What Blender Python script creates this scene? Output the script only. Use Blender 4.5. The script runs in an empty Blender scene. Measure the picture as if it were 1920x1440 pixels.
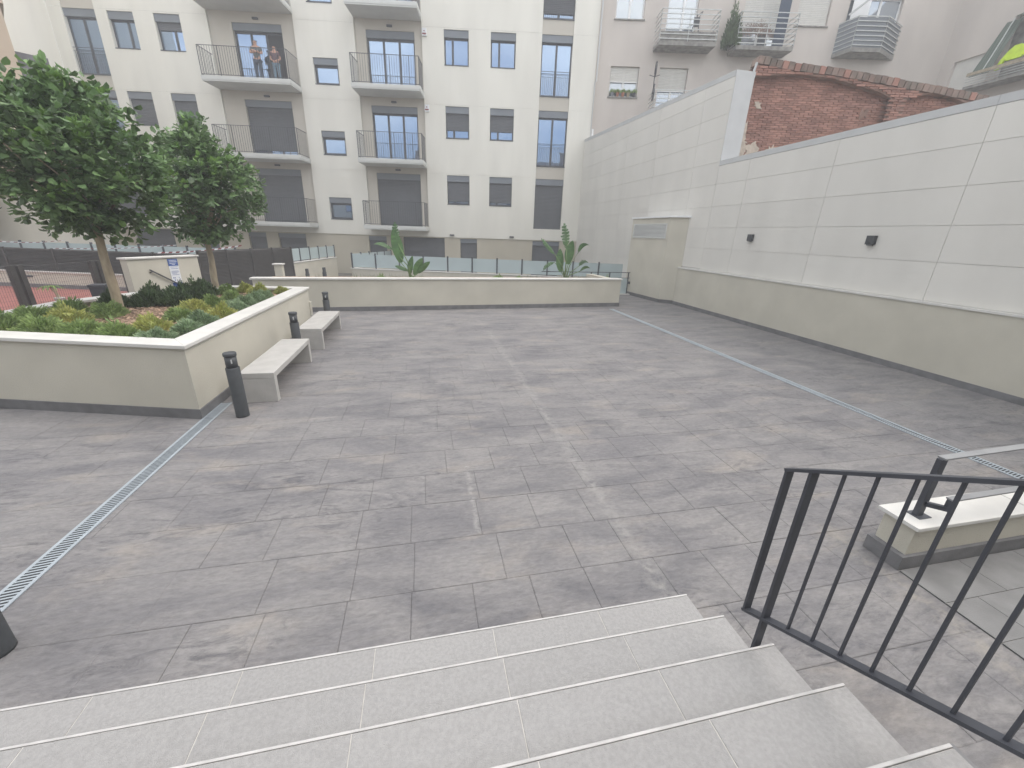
import bpy, bmesh, math, random
from mathutils import Vector, Matrix, noise
R = math.radians
rnd = random.Random(7)
S = bpy.context.scene
COL = S.collection

# ------------------------------------------------------------------ camera
cam_d = bpy.data.cameras.new("camera")
cam = bpy.data.objects.new("camera", cam_d); COL.objects.link(cam)
cam_d.sensor_width = 36; cam_d.sensor_fit = 'HORIZONTAL'
cam_d.lens = 754.84 / 1920 * 36
cam_d.clip_start = .05; cam_d.clip_end = 900
def _axes():
    f = 754.84
    Y = Vector((790 - 960, 433 - 720, f)).normalized()
    D = Vector((893 - 960, 2745 - 720, f)).normalized()
    X = D.cross(Y)
    return X, Y, -D
_X, _Y, _Z = _axes()
cam.matrix_world = Matrix(((_X[0], -_X[1], -_X[2], 0), (_Y[0], -_Y[1], -_Y[2], 0), (_Z[0], -_Z[1], -_Z[2], 2.35), (0, 0, 0, 1)))
S.camera = cam

# ------------------------------------------------------------------ world, sun, exposure
W = bpy.data.worlds.new("World"); S.world = W; W.use_nodes = True
nt = W.node_tree; N = nt.nodes; L = nt.links; N.clear()
SUN_EL, SUN_AZ = R(55), R(98)
sky = N.new('ShaderNodeTexSky'); sky.sky_type = 'NISHITA'; sky.sun_disc = False
sky.sun_elevation = SUN_EL; sky.sun_rotation = SUN_AZ; sky.air_density = 1.0; sky.dust_density = 1.5
tc = N.new('ShaderNodeTexCoord'); mp = N.new('ShaderNodeMapping'); mp.inputs['Scale'].default_value = (1, 1, 2.2)
nz = N.new('ShaderNodeTexNoise'); nz.inputs['Scale'].default_value = 1.7; nz.inputs['Detail'].default_value = 7; nz.inputs['Roughness'].default_value = .58
rp = N.new('ShaderNodeValToRGB'); rp.color_ramp.elements[0].position = .38; rp.color_ramp.elements[1].position = .58
mx = N.new('ShaderNodeMixRGB'); mx.inputs['Color2'].default_value = (8.9, 8.75, 8.5, 1)
bg = N.new('ShaderNodeBackground'); bg.inputs['Strength'].default_value = .15
wo = N.new('ShaderNodeOutputWorld')
L.new(tc.outputs['Generated'], mp.inputs['Vector']); L.new(mp.outputs[0], nz.inputs['Vector']); L.new(nz.outputs['Fac'], rp.inputs['Fac'])
L.new(rp.outputs['Color'], mx.inputs['Fac']); L.new(sky.outputs[0], mx.inputs['Color1']); L.new(mx.outputs[0], bg.inputs['Color']); L.new(bg.outputs[0], wo.inputs['Surface'])
sd = bpy.data.lights.new("sun", 'SUN'); sd.energy = .95; sd.angle = R(40); sd.color = (1, .93, .84)
so = bpy.data.objects.new("sun", sd); COL.objects.link(so); so.location = (0, -5, 30)
_dir = Vector((math.sin(SUN_AZ) * math.cos(SUN_EL), math.cos(SUN_AZ) * math.cos(SUN_EL), math.sin(SUN_EL)))
so.rotation_euler = _dir.to_track_quat('Z', 'Y').to_euler()
S.view_settings.view_transform = 'Standard'; S.view_settings.look = 'None'
S.view_settings.gamma = 1; S.view_settings.exposure = 0.95; S.view_settings.use_curve_mapping = False
S.cycles.max_bounces = 6; S.cycles.diffuse_bounces = 4; S.cycles.transparent_max_bounces = 12

# ------------------------------------------------------------------ materials
def mat(name, col, rough=.6, var=.0, scale=4.0, bump=0.0, bscale=60.0, col2=None, stretch=None, metal=0.0, per_obj=0.0, per_island=0.0, spec=.5, alpha=1.0, trans=0.0, detail=5):
    m = bpy.data.materials.new(name); m.use_nodes = True
    n = m.node_tree.nodes; l = m.node_tree.links; b = n['Principled BSDF']
    b.inputs['Roughness'].default_value = rough; b.inputs['Metallic'].default_value = metal
    b.inputs['Specular IOR Level'].default_value = spec
    b.inputs['Alpha'].default_value = alpha; b.inputs['Transmission Weight'].default_value = trans
    geo = n.new('ShaderNodeNewGeometry'); mapn = n.new('ShaderNodeMapping')
    l.new(geo.outputs['Position'], mapn.inputs['Vector'])
    mapn.inputs['Scale'].default_value = stretch or (1, 1, 1)
    last = None
    c2 = col2 or tuple(min(1, c * (1 - var)) for c in col)
    t = n.new('ShaderNodeTexNoise'); t.inputs['Scale'].default_value = scale; t.inputs['Detail'].default_value = detail
    l.new(mapn.outputs[0], t.inputs['Vector'])
    r = n.new('ShaderNodeValToRGB'); r.color_ramp.elements[0].position = .35; r.color_ramp.elements[1].position = .65
    r.color_ramp.elements[0].color = (*c2, 1); r.color_ramp.elements[1].color = (*col, 1)
    l.new(t.outputs['Fac'], r.inputs['Fac']); last = r.outputs['Color']
    for amt, src in ((per_obj, 'o'), (per_island, 'i')):
        if amt:
            if src == 'o': q = n.new('ShaderNodeObjectInfo').outputs['Random']
            else: q = geo.outputs['Random Per Island']
            mr = n.new('ShaderNodeMapRange'); mr.inputs['To Min'].default_value = 1 - amt; mr.inputs['To Max'].default_value = 1 + amt
            l.new(q, mr.inputs['Value'])
            hs = n.new('ShaderNodeHueSaturation'); l.new(mr.outputs[0], hs.inputs['Value']); l.new(last, hs.inputs['Color']); last = hs.outputs['Color']
    l.new(last, b.inputs['Base Color'])
    if bump:
        t2 = n.new('ShaderNodeTexNoise'); t2.inputs['Scale'].default_value = bscale; t2.inputs['Detail'].default_value = 4
        l.new(mapn.outputs[0], t2.inputs['Vector'])
        bp = n.new('ShaderNodeBump'); bp.inputs['Strength'].default_value = bump; bp.inputs['Distance'].default_value = .01
        l.new(t2.outputs['Fac'], bp.inputs['Height']); l.new(bp.outputs[0], b.inputs['Normal'])
    return m

M = {}
M['white_render'] = mat('white_render', (.71, .695, .63), .85, var=.075, scale=1.1, bump=.25, bscale=70, stretch=(1, 1, .22), detail=7)
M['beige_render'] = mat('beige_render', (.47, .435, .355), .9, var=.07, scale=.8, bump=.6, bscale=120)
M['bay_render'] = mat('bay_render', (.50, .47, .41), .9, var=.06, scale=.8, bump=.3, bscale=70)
M['wall_render'] = mat('wall_render', (.555, .53, .45), .92, var=.10, scale=1.3, bump=.8, bscale=140)
M['panel'] = mat('panel', (.66, .645, .60), .6, var=.07, scale=1.2, bump=.03, bscale=90, per_obj=.025, stretch=(1, 1, .3))
M['cap_metal'] = mat('cap_metal', (.50, .51, .51), .5, var=.08, scale=2)
M['coping'] = mat('coping', (.62, .61, .58), .6, var=.10, scale=3, bump=.15, bscale=50)
M['plinth'] = mat('plinth', (.165, .165, .17), .7, var=.25, scale=6, bump=.3, bscale=80, per_obj=.08)
M['dark_metal'] = mat('dark_metal', (.048, .052, .064), .5, var=.2, scale=3)
M['frame_metal'] = mat('frame_metal', (.065, .072, .085), .5, var=.15, scale=3)
M['shutter'] = mat('shutter', (.105, .113, .125), .6, var=.12, scale=1.5)
M['shutter_box'] = mat('shutter_box', (.17, .19, .215), .5, var=.08, scale=1.5)
M['slab'] = mat('slab', (.56, .57, .55), .8, var=.08, scale=1.5)
M['white_trim'] = mat('white_trim', (.78, .79, .79), .5, var=.05, scale=3)
M['galv'] = mat('galv', (.36, .405, .44), .45, var=.12, scale=9, metal=.15)
M['slot_dark'] = mat('slot_dark', (.03, .032, .035), .9)
M['concrete'] = mat('concrete', (.43, .42, .40), .85, var=.12, scale=5, bump=.4, bscale=60)
M['bollard'] = mat('bollard', (.062, .068, .074), .55, var=.25, scale=7, bump=.1)
M['tread'] = mat('tread', (.325, .32, .315), .85, spec=.25, var=.12, scale=60, bump=.35, bscale=220, per_obj=.03)
M['nosing'] = mat('nosing', (.52, .51, .50), .6, var=.2, scale=12)
M['grout'] = mat('grout', (.52, .50, .47), .9, var=.2, scale=20)
M['riser'] = mat('riser', (.20, .20, .205), .8, var=.2, scale=20)
M['tile_grout'] = mat('tile_grout', (.26, .255, .245), .9)
M['tile'] = mat('tile', (.19, .19, .19), .75, var=.22, scale=5, bump=.3, bscale=120, per_obj=.10)
M['wall_joint'] = mat('wall_joint', (.55, .54, .51), .9)
M['joint'] = mat('joint', (.17, .166, .168), .95, var=.3, scale=8)
M['red_floor'] = mat('red_floor', (.30, .115, .10), .85, var=.18, scale=2.5, bump=.2)
M['rough_ground'] = mat('rough_ground', (.22, .21, .19), .95, var=.3, scale=.5, bump=.5, bscale=9)
M['louvre'] = mat('louvre', (.055, .052, .05), .6, var=.25, scale=4)
M['rail_sky_sheen'] = mat('rail_sky_sheen', (.25, .255, .26), .4, var=.15, scale=6)  # pale tone paints the sky's grazing reflection onto the dark handrail bars
M['wire'] = mat('wire', (.05, .05, .05), .5)
M['bark'] = mat('bark', (.40, .335, .24), .9, var=.3, scale=14, bump=.8, bscale=40, stretch=(1, 1, .3))
M['soil'] = mat('soil', (.33, .22, .15), .95, var=.5, scale=9, bump=1, bscale=40)
M['chips'] = mat('chips', (.58, .40, .28), .9, var=.45, scale=15, per_island=.35)
M['leaf'] = mat('leaf', (.165, .265, .10), .42, var=.5, scale=2.2, col2=(.105, .18, .075), per_island=.5, spec=.7)
M['leaf_new'] = mat('leaf_new', (.17, .30, .07), .4, var=.3, scale=3, per_island=.3, spec=.6)
M['shrub_yellow'] = mat('shrub_yellow', (.50, .50, .17), .7, col2=(.33, .38, .12), scale=7, per_island=.3)
M['shrub_green'] = mat('shrub_green', (.31, .41, .15), .7, col2=(.21, .30, .11), scale=7, per_island=.3)
M['shrub_blue'] = mat('shrub_blue', (.32, .42, .25), .7, col2=(.22, .31, .18), scale=7, per_island=.3)
M['shrub_dark'] = mat('shrub_dark', (.075, .125, .045), .7, col2=(.045, .08, .03), scale=6, per_island=.45)
M['strelitzia'] = mat('strelitzia', (.10, .20, .07), .45, col2=(.07, .15, .055), scale=3, per_island=.2)
M['stalk'] = mat('stalk', (.15, .24, .08), .5, var=.2)
M['grass'] = mat('grass', (.17, .22, .09), .8, var=.3, per_island=.4)
M['old_render'] = mat('old_render', (.56, .515, .47), .95, var=.0, col2=(.48, .44, .405), scale=.55, bump=.5, bscale=40, stretch=(1, 1, .35))
M['old_shutter'] = mat('old_shutter', (.60, .59, .55), .6, var=.06)
M['old_slab'] = mat('old_slab', (.29, .28, .26), .95, col2=(.155, .15, .14), scale=4, bump=.5)
M['rail_steel'] = mat('rail_steel', (.55, .57, .56), .45, var=.15, scale=5)
M['tan'] = mat('tan', (.46, .38, .29), .95, var=.12, scale=.8, bump=.3)
M['dark_roof'] = mat('dark_roof', (.12, .12, .13), .8, var=.2)
M['mortar'] = mat('mortar', (.31, .20, .16), .95, var=.3, scale=4, bump=.6)
M['brick'] = mat('brick', (.37, .20, .155), .92, col2=(.28, .15, .12), scale=1.6, bump=.8, bscale=50, per_obj=.24)
M['brick_s'] = mat('brick_s', (.37, .20, .155), .92, col2=(.28, .15, .12), scale=1.6, bump=.8, bscale=50, per_island=.24)
M['brick_grey'] = mat('brick_grey', (.26, .18, .15), .95, col2=(.15, .125, .105), scale=3, bump=.8, bscale=40, per_obj=.2)
M['plaster'] = mat('plaster', (.58, .50, .42), .95, var=.25, scale=7, bump=.7, bscale=30)
M['blue'] = mat('blue', (.045, .105, .33), .5, var=.1)
M['sign_white'] = mat('sign_white', (.72, .74, .76), .5, var=.03)
M['red'] = mat('red', (.22, .05, .05), .6)
M['skin'] = mat('skin', (.48, .27, .19), .6)
M['hair'] = mat('hair', (.03, .022, .018), .7)
M['shirt_grey'] = mat('shirt_grey', (.14, .16, .16), .85, var=.2, scale=20)
M['shirt_plum'] = mat('shirt_plum', (.12, .07, .085), .85, var=.3, scale=25)
M['jeans_dark'] = mat('jeans_dark', (.045, .065, .10), .85)
M['jeans_blue'] = mat('jeans_blue', (.16, .25, .33), .85, var=.2)
M['hi_vis'] = mat('hi_vis', (.62, .85, .03), .7, var=.15)
M['awning'] = mat('awning', (.05, .075, .06), .9, col2=(.14, .17, .14), scale=9, stretch=(.1, 3, .1))
M['terracotta'] = mat('terracotta', (.36, .15, .09), .85, var=.2)
M['glass_frost'] = mat('glass_frost', (.50, .59, .60), .3, var=.06, scale=1.5, alpha=.82, spec=.6)
M['dark_int'] = mat('dark_int', (.03, .033, .038), .8)

def leafify(m, amount=.25):
    n = m.node_tree.nodes; l = m.node_tree.links; b = n['Principled BSDF']; o = n['Material Output']
    tr = n.new('ShaderNodeBsdfTranslucent'); ms = n.new('ShaderNodeMixShader'); ms.inputs[0].default_value = amount
    src = b.inputs['Base Color'].links[0].from_socket
    l.new(src, tr.inputs['Color']); l.new(b.outputs[0], ms.inputs[1]); l.new(tr.outputs[0], ms.inputs[2]); l.new(ms.outputs[0], o.inputs['Surface'])
for k in ('leaf', 'leaf_new', 'shrub_yellow', 'shrub_green', 'shrub_blue', 'strelitzia', 'grass'): leafify(M[k], .33)

def glass_mat(name, refl, tint, body):
    m = bpy.data.materials.new(name); m.use_nodes = True
    n = m.node_tree.nodes; l = m.node_tree.links; b = n['Principled BSDF']; o = n['Material Output']
    b.inputs['Base Color'].default_value = (*body, 1); b.inputs['Roughness'].default_value = .25
    g = n.new('ShaderNodeBsdfGlossy'); g.inputs['Color'].default_value = (*tint, 1); g.inputs['Roughness'].default_value = .015
    nz = n.new('ShaderNodeTexNoise'); nz.inputs['Scale'].default_value = 1.3; bp = n.new('ShaderNodeBump'); bp.inputs['Strength'].default_value = .04; bp.inputs['Distance'].default_value = .05
    geo = n.new('ShaderNodeNewGeometry'); l.new(geo.outputs['Position'], nz.inputs['Vector']); l.new(nz.outputs['Fac'], bp.inputs['Height']); l.new(bp.outputs[0], g.inputs['Normal'])
    ms = n.new('ShaderNodeMixShader'); ms.inputs[0].default_value = refl
    l.new(b.outputs[0], ms.inputs[1]); l.new(g.outputs[0], ms.inputs[2]); l.new(ms.outputs[0], o.inputs['Surface'])
    return m
M['glass'] = glass_mat('glass', .42, (.50, .67, .93), (.05, .065, .085))
M['glass_old'] = glass_mat('glass_old', .3, (.85, .92, 1.0), (.16, .19, .22))

# stamped concrete floor: slate relief, dark release-agent mottles, construction joint stain
def floor_mat():
    m = bpy.data.materials.new('stamped_concrete'); m.use_nodes = True
    n = m.node_tree.nodes; l = m.node_tree.links; b = n['Principled BSDF']
    geo = n.new('ShaderNodeNewGeometry')
    def nse(scale, st=(1, 1, 1), det=6, rough=.55, dist=0, off=(0, 0, 0)):
        mp = n.new('ShaderNodeMapping'); mp.inputs['Scale'].default_value = st; mp.inputs['Location'].default_value = off
        l.new(geo.outputs['Position'], mp.inputs['Vector'])
        t = n.new('ShaderNodeTexNoise'); t.inputs['Scale'].default_value = scale; t.inputs['Detail'].default_value = det
        t.inputs['Roughness'].default_value = rough; t.inputs['Distortion'].default_value = dist
        l.new(mp.outputs[0], t.inputs['Vector']); return t.outputs['Fac']
    def ramp(src, p0, p1, c0, c1):
        r = n.new('ShaderNodeValToRGB'); r.color_ramp.elements[0].position = p0; r.color_ramp.elements[1].position = p1
        r.color_ramp.elements[0].color = (*c0, 1); r.color_ramp.elements[1].color = (*c1, 1); l.new(src, r.inputs['Fac']); return r.outputs['Color']
    def mixc(fac, a, bb, typ='MIX'):
        x = n.new('ShaderNodeMixRGB'); x.blend_type = typ
        if isinstance(fac, float): x.inputs['Fac'].default_value = fac
        else: l.new(fac, x.inputs['Fac'])
        for s, v in (('Color1', a), ('Color2', bb)):
            if isinstance(v, tuple): x.inputs[s].default_value = (*v, 1)
            else: l.new(v, x.inputs[s])
        return x.outputs['Color']
    base = ramp(nse(1.3, (.55, 1.5, 1), 10, .70, .9), .38, .64, (.176, .171, .176), (.243, .234, .229))
    dark = ramp(nse(1.9, (.5, 1.25, 1), 7, .6, .9, (3, 1, 0)), .48, .72, (0, 0, 0), (.75, .75, .75))
    c = mixc(dark, base, (.118, .117, .127))
    dark2 = ramp(nse(7, (.5, 1.4, 1), 6, .7, .5, (9, 4, 0)), .60, .72, (0, 0, 0), (.4, .4, .4))
    c = mixc(dark2, c, (.125, .123, .133))
    warm = ramp(nse(2.4, (.45, 1.2, 1), 5, .55, .4, (7, 2, 0)), .56, .70, (0, 0, 0), (.7, .7, .7))
    c = mixc(warm, c, (.275, .252, .230))
    scuff = ramp(nse(5.5, (.45, 1.3, 1), 10, .78, 1.6, (2, 8, 0)), .50, .66, (0, 0, 0), (.8, .8, .8))
    zone = ramp(nse(.8, (.6, 1.3, 1), 3, .5, .3, (5, 5, 0)), .42, .60, (.1, .1, .1), (1, 1, 1))
    sc2 = n.new('ShaderNodeMixRGB'); sc2.blend_type = 'MULTIPLY'; sc2.inputs['Fac'].default_value = 1; l.new(scuff, sc2.inputs['Color1']); l.new(zone, sc2.inputs['Color2'])
    c = mixc(sc2.outputs['Color'], c, (.082, .081, .091))
    fine = ramp(nse(26, (.6, 1.5, 1), 6, .7, .3), .3, .7, (.80, .80, .80), (1.15, 1.15, 1.15))
    c = mixc(1.0, c, fine, 'MULTIPLY')
    # pale worn streaks that follow the pour joint (about x 1.6) and a short scrape near x .38
    sx = n.new('ShaderNodeSeparateXYZ'); l.new(geo.outputs['Position'], sx.inputs[0])
    def math_(op, a, bb=None, cc=None):
        q = n.new('ShaderNodeMath'); q.operation = op
        for i, v in enumerate((a, bb, cc)):
            if v is None: continue
            if isinstance(v, (int, float)): q.inputs[i].default_value = v
            else: l.new(v, q.inputs[i])
        return q.outputs[0]
    def streak(x0, w, ya, yb, strength, col, c, wob=.12):
        wv = math_('MULTIPLY', math_('SUBTRACT', nse(1.1, (1, 1, 1), 4), .5), wob * 2)
        dx = math_('ABSOLUTE', math_('SUBTRACT', math_('ADD', sx.outputs['X'], wv), x0))
        f = math_('SUBTRACT', 1.0, math_('DIVIDE', dx, w)); f = math_('MAXIMUM', f, 0.0)
        g1 = math_('GREATER_THAN', sx.outputs['Y'], ya); g2 = math_('LESS_THAN', sx.outputs['Y'], yb)
        br = n.new('ShaderNodeMapRange'); br.inputs['From Min'].default_value = .42; br.inputs['From Max'].default_value = .62; l.new(nse(11, (1, 1, 1), 5, .7), br.inputs['Value'])
        f = math_('MULTIPLY', math_('MULTIPLY', f, g1), math_('MULTIPLY', g2, br.outputs[0]))
        f = math_('MULTIPLY', f, strength)
        return mixc(f, c, col)
    c = streak(1.58, .11, 1.7, 10.0, .75, (.29, .285, .27), c, .05)
    c = streak(.36, .04, 2.7, 3.75, .75, (.35, .34, .325), c, .03)
    c = streak(3.36, .12, .6, 2.3, .8, (.29, .27, .24), c, .15)
    # large pale washed area in the middle, darker band at the edges of the court
    oi = n.new('ShaderNodeObjectInfo'); mr = n.new('ShaderNodeMapRange'); mr.inputs['To Min'].default_value = .985; mr.inputs['To Max'].default_value = 1.015
    l.new(oi.outputs['Random'], mr.inputs['Value']); hs = n.new('ShaderNodeHueSaturation'); l.new(mr.outputs[0], hs.inputs['Value']); l.new(c, hs.inputs['Color'])
    l.new(hs.outputs[0], b.inputs['Base Color'])
    rr = n.new('ShaderNodeMapRange'); rr.inputs['To Min'].default_value = .62; rr.inputs['To Max'].default_value = .85; l.new(nse(3), rr.inputs['Value']); l.new(rr.outputs[0], b.inputs['Roughness'])
    b.inputs['Specular IOR Level'].default_value = .28
    h = math_('ADD', math_('MULTIPLY', nse(9, (.5, 1.6, 1), 8, .68, 1.2), 1.0), math_('MULTIPLY', nse(2.5, (.6, 1.5, 1), 4, .5, .6), 1.4))
    bp = n.new('ShaderNodeBump'); bp.inputs['Strength'].default_value = .8; bp.inputs['Distance'].default_value = .014
    l.new(h, bp.inputs['Height']); l.new(bp.outputs[0], b.inputs['Normal'])
    return m
M['floor'] = floor_mat()

# ------------------------------------------------------------------ mesh helpers
class MB:
    def __init__(s): s.v = []; s.f = []; s.mi = []; s.cur = 0
    def add(s, vs, fs):
        o = len(s.v); s.v += [tuple(p) for p in vs]
        for f in fs: s.f.append(tuple(i + o for i in f)); s.mi.append(s.cur)
        return s
    def box(s, x0, x1, y0, y1, z0, z1):
        s.add([(x0, y0, z0), (x1, y0, z0), (x1, y1, z0), (x0, y1, z0), (x0, y0, z1), (x1, y0, z1), (x1, y1, z1), (x0, y1, z1)],
              [(0, 3, 2, 1), (4, 5, 6, 7), (0, 1, 5, 4), (1, 2, 6, 5), (2, 3, 7, 6), (3, 0, 4, 7)]); return s
    def quad(s, a, b, c, d): return s.add([a, b, c, d], [(0, 1, 2, 3)])
    def prism(s, pts, z0, z1):
        n = len(pts)
        a = sum(pts[i][0] * pts[(i + 1) % n][1] - pts[(i + 1) % n][0] * pts[i][1] for i in range(n))
        if a < 0: pts = pts[::-1]
        za = z0 if callable(z0) else (lambda p: z0); zb = z1 if callable(z1) else (lambda p: z1)
        s.add([(p[0], p[1], za(p)) for p in pts] + [(p[0], p[1], zb(p)) for p in pts],
              [tuple(range(n))[::-1], tuple(range(n, 2 * n))] + [(i, (i + 1) % n, n + (i + 1) % n, n + i) for i in range(n)]); return s
    def bar(s, p, q, w, h, up=(0, 0, 1)):
        p = Vector(p); q = Vector(q); d = (q - p).normalized(); u = Vector(up)
        if abs(d.dot(u)) > .95: u = Vector((0, 1, 0))
        a = d.cross(u).normalized() * w / 2; b = a.cross(d).normalized() * h / 2
        vs = [p - a - b, p + a - b, p + a + b, p - a + b, q - a - b, q + a - b, q + a + b, q - a + b]
        s.add(vs, [(0, 3, 2, 1), (4, 5, 6, 7), (0, 1, 5, 4), (1, 2, 6, 5), (2, 3, 7, 6), (3, 0, 4, 7)]); return s
    def tube(s, pts, rs, n=8, caps=True):
        pts = [Vector(p) for p in pts]
        if not isinstance(rs, (list, tuple)): rs = [rs] * len(pts)
        o = len(s.v); vs = []
        for i, p in enumerate(pts):
            d = (pts[min(i + 1, len(pts) - 1)] - pts[max(i - 1, 0)]).normalized()
            u = Vector((0, 0, 1)) if abs(d.z) < .9 else Vector((1, 0, 0))
            a = d.cross(u).normalized(); b = a.cross(d).normalized()
            for k in range(n):
                t = 2 * math.pi * k / n; vs.append(p + (a * math.cos(t) + b * math.sin(t)) * rs[i])
        fs = [(i * n + k, i * n + (k + 1) % n, (i + 1) * n + (k + 1) % n, (i + 1) * n + k) for i in range(len(pts) - 1) for k in range(n)]
        if caps: fs += [tuple(range(n)), tuple(range((len(pts) - 1) * n, len(pts) * n))]
        s.add(vs, fs); return s
    def mesh(s, name, m, smooth=False):
        me = bpy.data.meshes.new(name); me.from_pydata([tuple(v) for v in s.v], [], s.f)
        for mm in (m if isinstance(m, (list, tuple)) else [m]): me.materials.append(M[mm] if isinstance(mm, str) else mm)
        if isinstance(m, (list, tuple)): me.polygons.foreach_set('material_index', s.mi)
        if smooth: me.polygons.foreach_set('use_smooth', [True] * len(me.polygons))
        bm = bmesh.new(); bm.from_mesh(me); bmesh.ops.recalc_face_normals(bm, faces=bm.faces); bm.to_mesh(me); bm.free()
        me.update(); return me
    def build(s, name, m, parent=None, smooth=False, bevel=0, loc=None, kind=None, segs=2):
        o = bpy.data.objects.new(name, s.mesh(name, m, smooth)); COL.objects.link(o)
        if parent: o.parent = parent
        if loc: o.location = loc
        if bevel:
            b = o.modifiers.new('bevel', 'BEVEL'); b.width = bevel; b.segments = segs; b.limit_method = 'ANGLE'; b.angle_limit = R(40)
        if kind: o['kind'] = kind
        return o
def raw(s_v, s_f, name, m, parent=None, smooth=False, kind=None):
    me = bpy.data.meshes.new(name); me.from_pydata(s_v, [], s_f); me.materials.append(M[m])
    if smooth: me.polygons.foreach_set('use_smooth', [True] * len(me.polygons))
    o = bpy.data.objects.new(name, me); COL.objects.link(o)
    if parent: o.parent = parent
    if kind: o['kind'] = kind
    return o
def empty(name, loc=(0, 0, 0), rz=0, label=None, cat=None, group=None, kind=None):
    o = bpy.data.objects.new(name, None); COL.objects.link(o); o.location = loc; o.rotation_euler = (0, 0, rz); o.empty_display_size = .1
    tag(o, label, cat, group, kind); return o
def tag(o, label=None, cat=None, group=None, kind=None):
    if label: o['label'] = label
    if cat: o['category'] = cat
    if group: o['group'] = group
    if kind: o['kind'] = kind
    return o
def inst(o_mesh, name, loc=(0, 0, 0), rz=0, parent=None, scale=None):
    o = bpy.data.objects.new(name, o_mesh); COL.objects.link(o); o.location = loc; o.rotation_euler = (0, 0, rz) if not isinstance(rz, tuple) else rz
    if parent: o.parent = parent
    if scale: o.scale = scale
    return o
def line_frame(a, b):
    d = Vector((b[0] - a[0], b[1] - a[1])); return d.length, math.atan2(d.y, d.x)

# thin milky air over the whole court
hz = bpy.data.materials.new('haze'); hz.use_nodes = True; hn = hz.node_tree.nodes; hn.clear()
pv = hn.new('ShaderNodeVolumePrincipled'); pv.inputs['Color'].default_value = (.93, .94, .96, 1); pv.inputs['Density'].default_value = .006
ho = hn.new('ShaderNodeOutputMaterial'); hz.node_tree.links.new(pv.outputs[0], ho.inputs['Volume'])
M['haze'] = hz
tag(MB().box(-405, 405, -405, 405, -1.4, 18.6).build('haze', 'haze'), kind='stuff')

# ================================================================== GROUND
g = MB(); g.add([(-400, -400, -.30), (400, -400, -.30), (400, 400, -.30), (-400, 400, -.30)], [(0, 1, 2, 3)]); o = g.build('ground', 'rough_ground'); tag(o, kind='structure')
# plaza: base sheet (dark joints) with slabs standing 8 mm proud
plaza = MB().prism([(-9.2, -6), (9.45, -6), (9.45, 13.4), (9.45, 21), (4.5, 21.5), (-3, 22.4), (-9.2, 24)], -.28, -.007).build('plaza_floor', 'joint'); tag(plaza, kind='structure')
def slab_me(w, d, h=.012, name='paving_slab'):
    b = .006; k = h
    vs = [(0, 0, -k), (w, 0, -k), (w, d, -k), (0, d, -k), (0, 0, -.003), (w, 0, -.003), (w, d, -.003), (0, d, -.003), (b, b, 0), (w - b, b, 0), (w - b, d - b, 0), (b, d - b, 0)]
    fs = [(0, 1, 5, 4), (1, 2, 6, 5), (2, 3, 7, 6), (3, 0, 4, 7), (4, 5, 9, 8), (5, 6, 10, 9), (6, 7, 11, 10), (7, 4, 8, 11), (8, 9, 10, 11)]
    return vs, fs
ROW = .482; slabs = []
rr = random.Random(3)
for k in range(-9, 38):
    y0 = 2.2 + ROW * k
    if y0 > 20.3: break
    x = -9.0 + rr.uniform(-.3, 0)
    while x < 9.3:
        w = rr.choice([.42, .5, .5, .58, .66]); x1 = min(x + w, 9.4)
        if x1 - x > .1:
            cx, cy = (x + x1) / 2, y0 + ROW / 2
            hid = (cy < .1 and cx < 1.4) or (cx > 3.45 and cy < 1.4 and cy > -4) or (cx < -6.8 and cy > 8.5) or (cx < -3.2 and 6.2 < cy < 10.8)
            if not hid: slabs.append((x, y0, x1 - x - .0023, ROW - .0032))
        x = x1
def vis_rank(s):
    x, y = s[0], s[1] + .2
    dep = y * .97 + x * .2
    if dep < .9 or (y < 1.2 and x < 1.6): return 99
    lim = 1.35 * dep + .4
    return dep if abs(x - dep * .23) < lim else 90
slabs.sort(key=vis_rank)
cache = {}
farv, farf = [], []
for i, (x, y, w, d) in enumerate(slabs):
    if i > 140: g_ = .0012 if i < 300 else .0022; w += g_; d += g_
    if i < 300:
        key = (round(w, 3), i > 140)
        if key not in cache:
            vs, fs = slab_me(w, d); me = bpy.data.meshes.new('paving_slab'); me.from_pydata(vs, [], fs); me.materials.append(M['floor']); cache[key] = me
        o = inst(cache[key], 'paving_slab', (x, y, rr.uniform(-.0008, .0008)), 0, plaza)
    else:
        vs, fs = slab_me(w, d); o0 = len(farv); farv += [(a + x, b + y, c) for a, b, c in vs]; farf += [tuple(q + o0 for q in f) for f in fs]
raw(farv, farf, 'paving_slab', 'floor', plaza, kind='stuff')
# tiled strip at right (grey 60x30 tiles)
ramp = MB().box(3.5, 9.3, -4, 1.73, -.02, .004).build('tiled_path', 'tile_grout'); tag(ramp, kind='structure')
tm = MB().box(0, .595, 0, .295, 0, .010).mesh('tile', 'tile')
for k in range(14):
    y = 1.73 - .3 * (k + 1); off = -.3 if k % 2 else 0
    for j in range(10):
        x = 3.5 + .6 * j + off
        if x < 3.49: inst(MB().box(0, .295, 0, .295, 0, .010).mesh('tile', 'tile'), 'tile', (3.5, y, 0), 0, ramp); continue
        if x > 8.7: continue
        inst(tm, 'tile', (x, y, 0), 0, ramp)
# red pool court
red = MB().prism([(-8.1, 8.0), (-8.1, 16.6), (-15.0, 18.55), (-24, 21.5), (-24, 8)], -.25, 0.0).build('pool_court_floor', 'red_floor'); tag(red, kind='structure')

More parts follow.
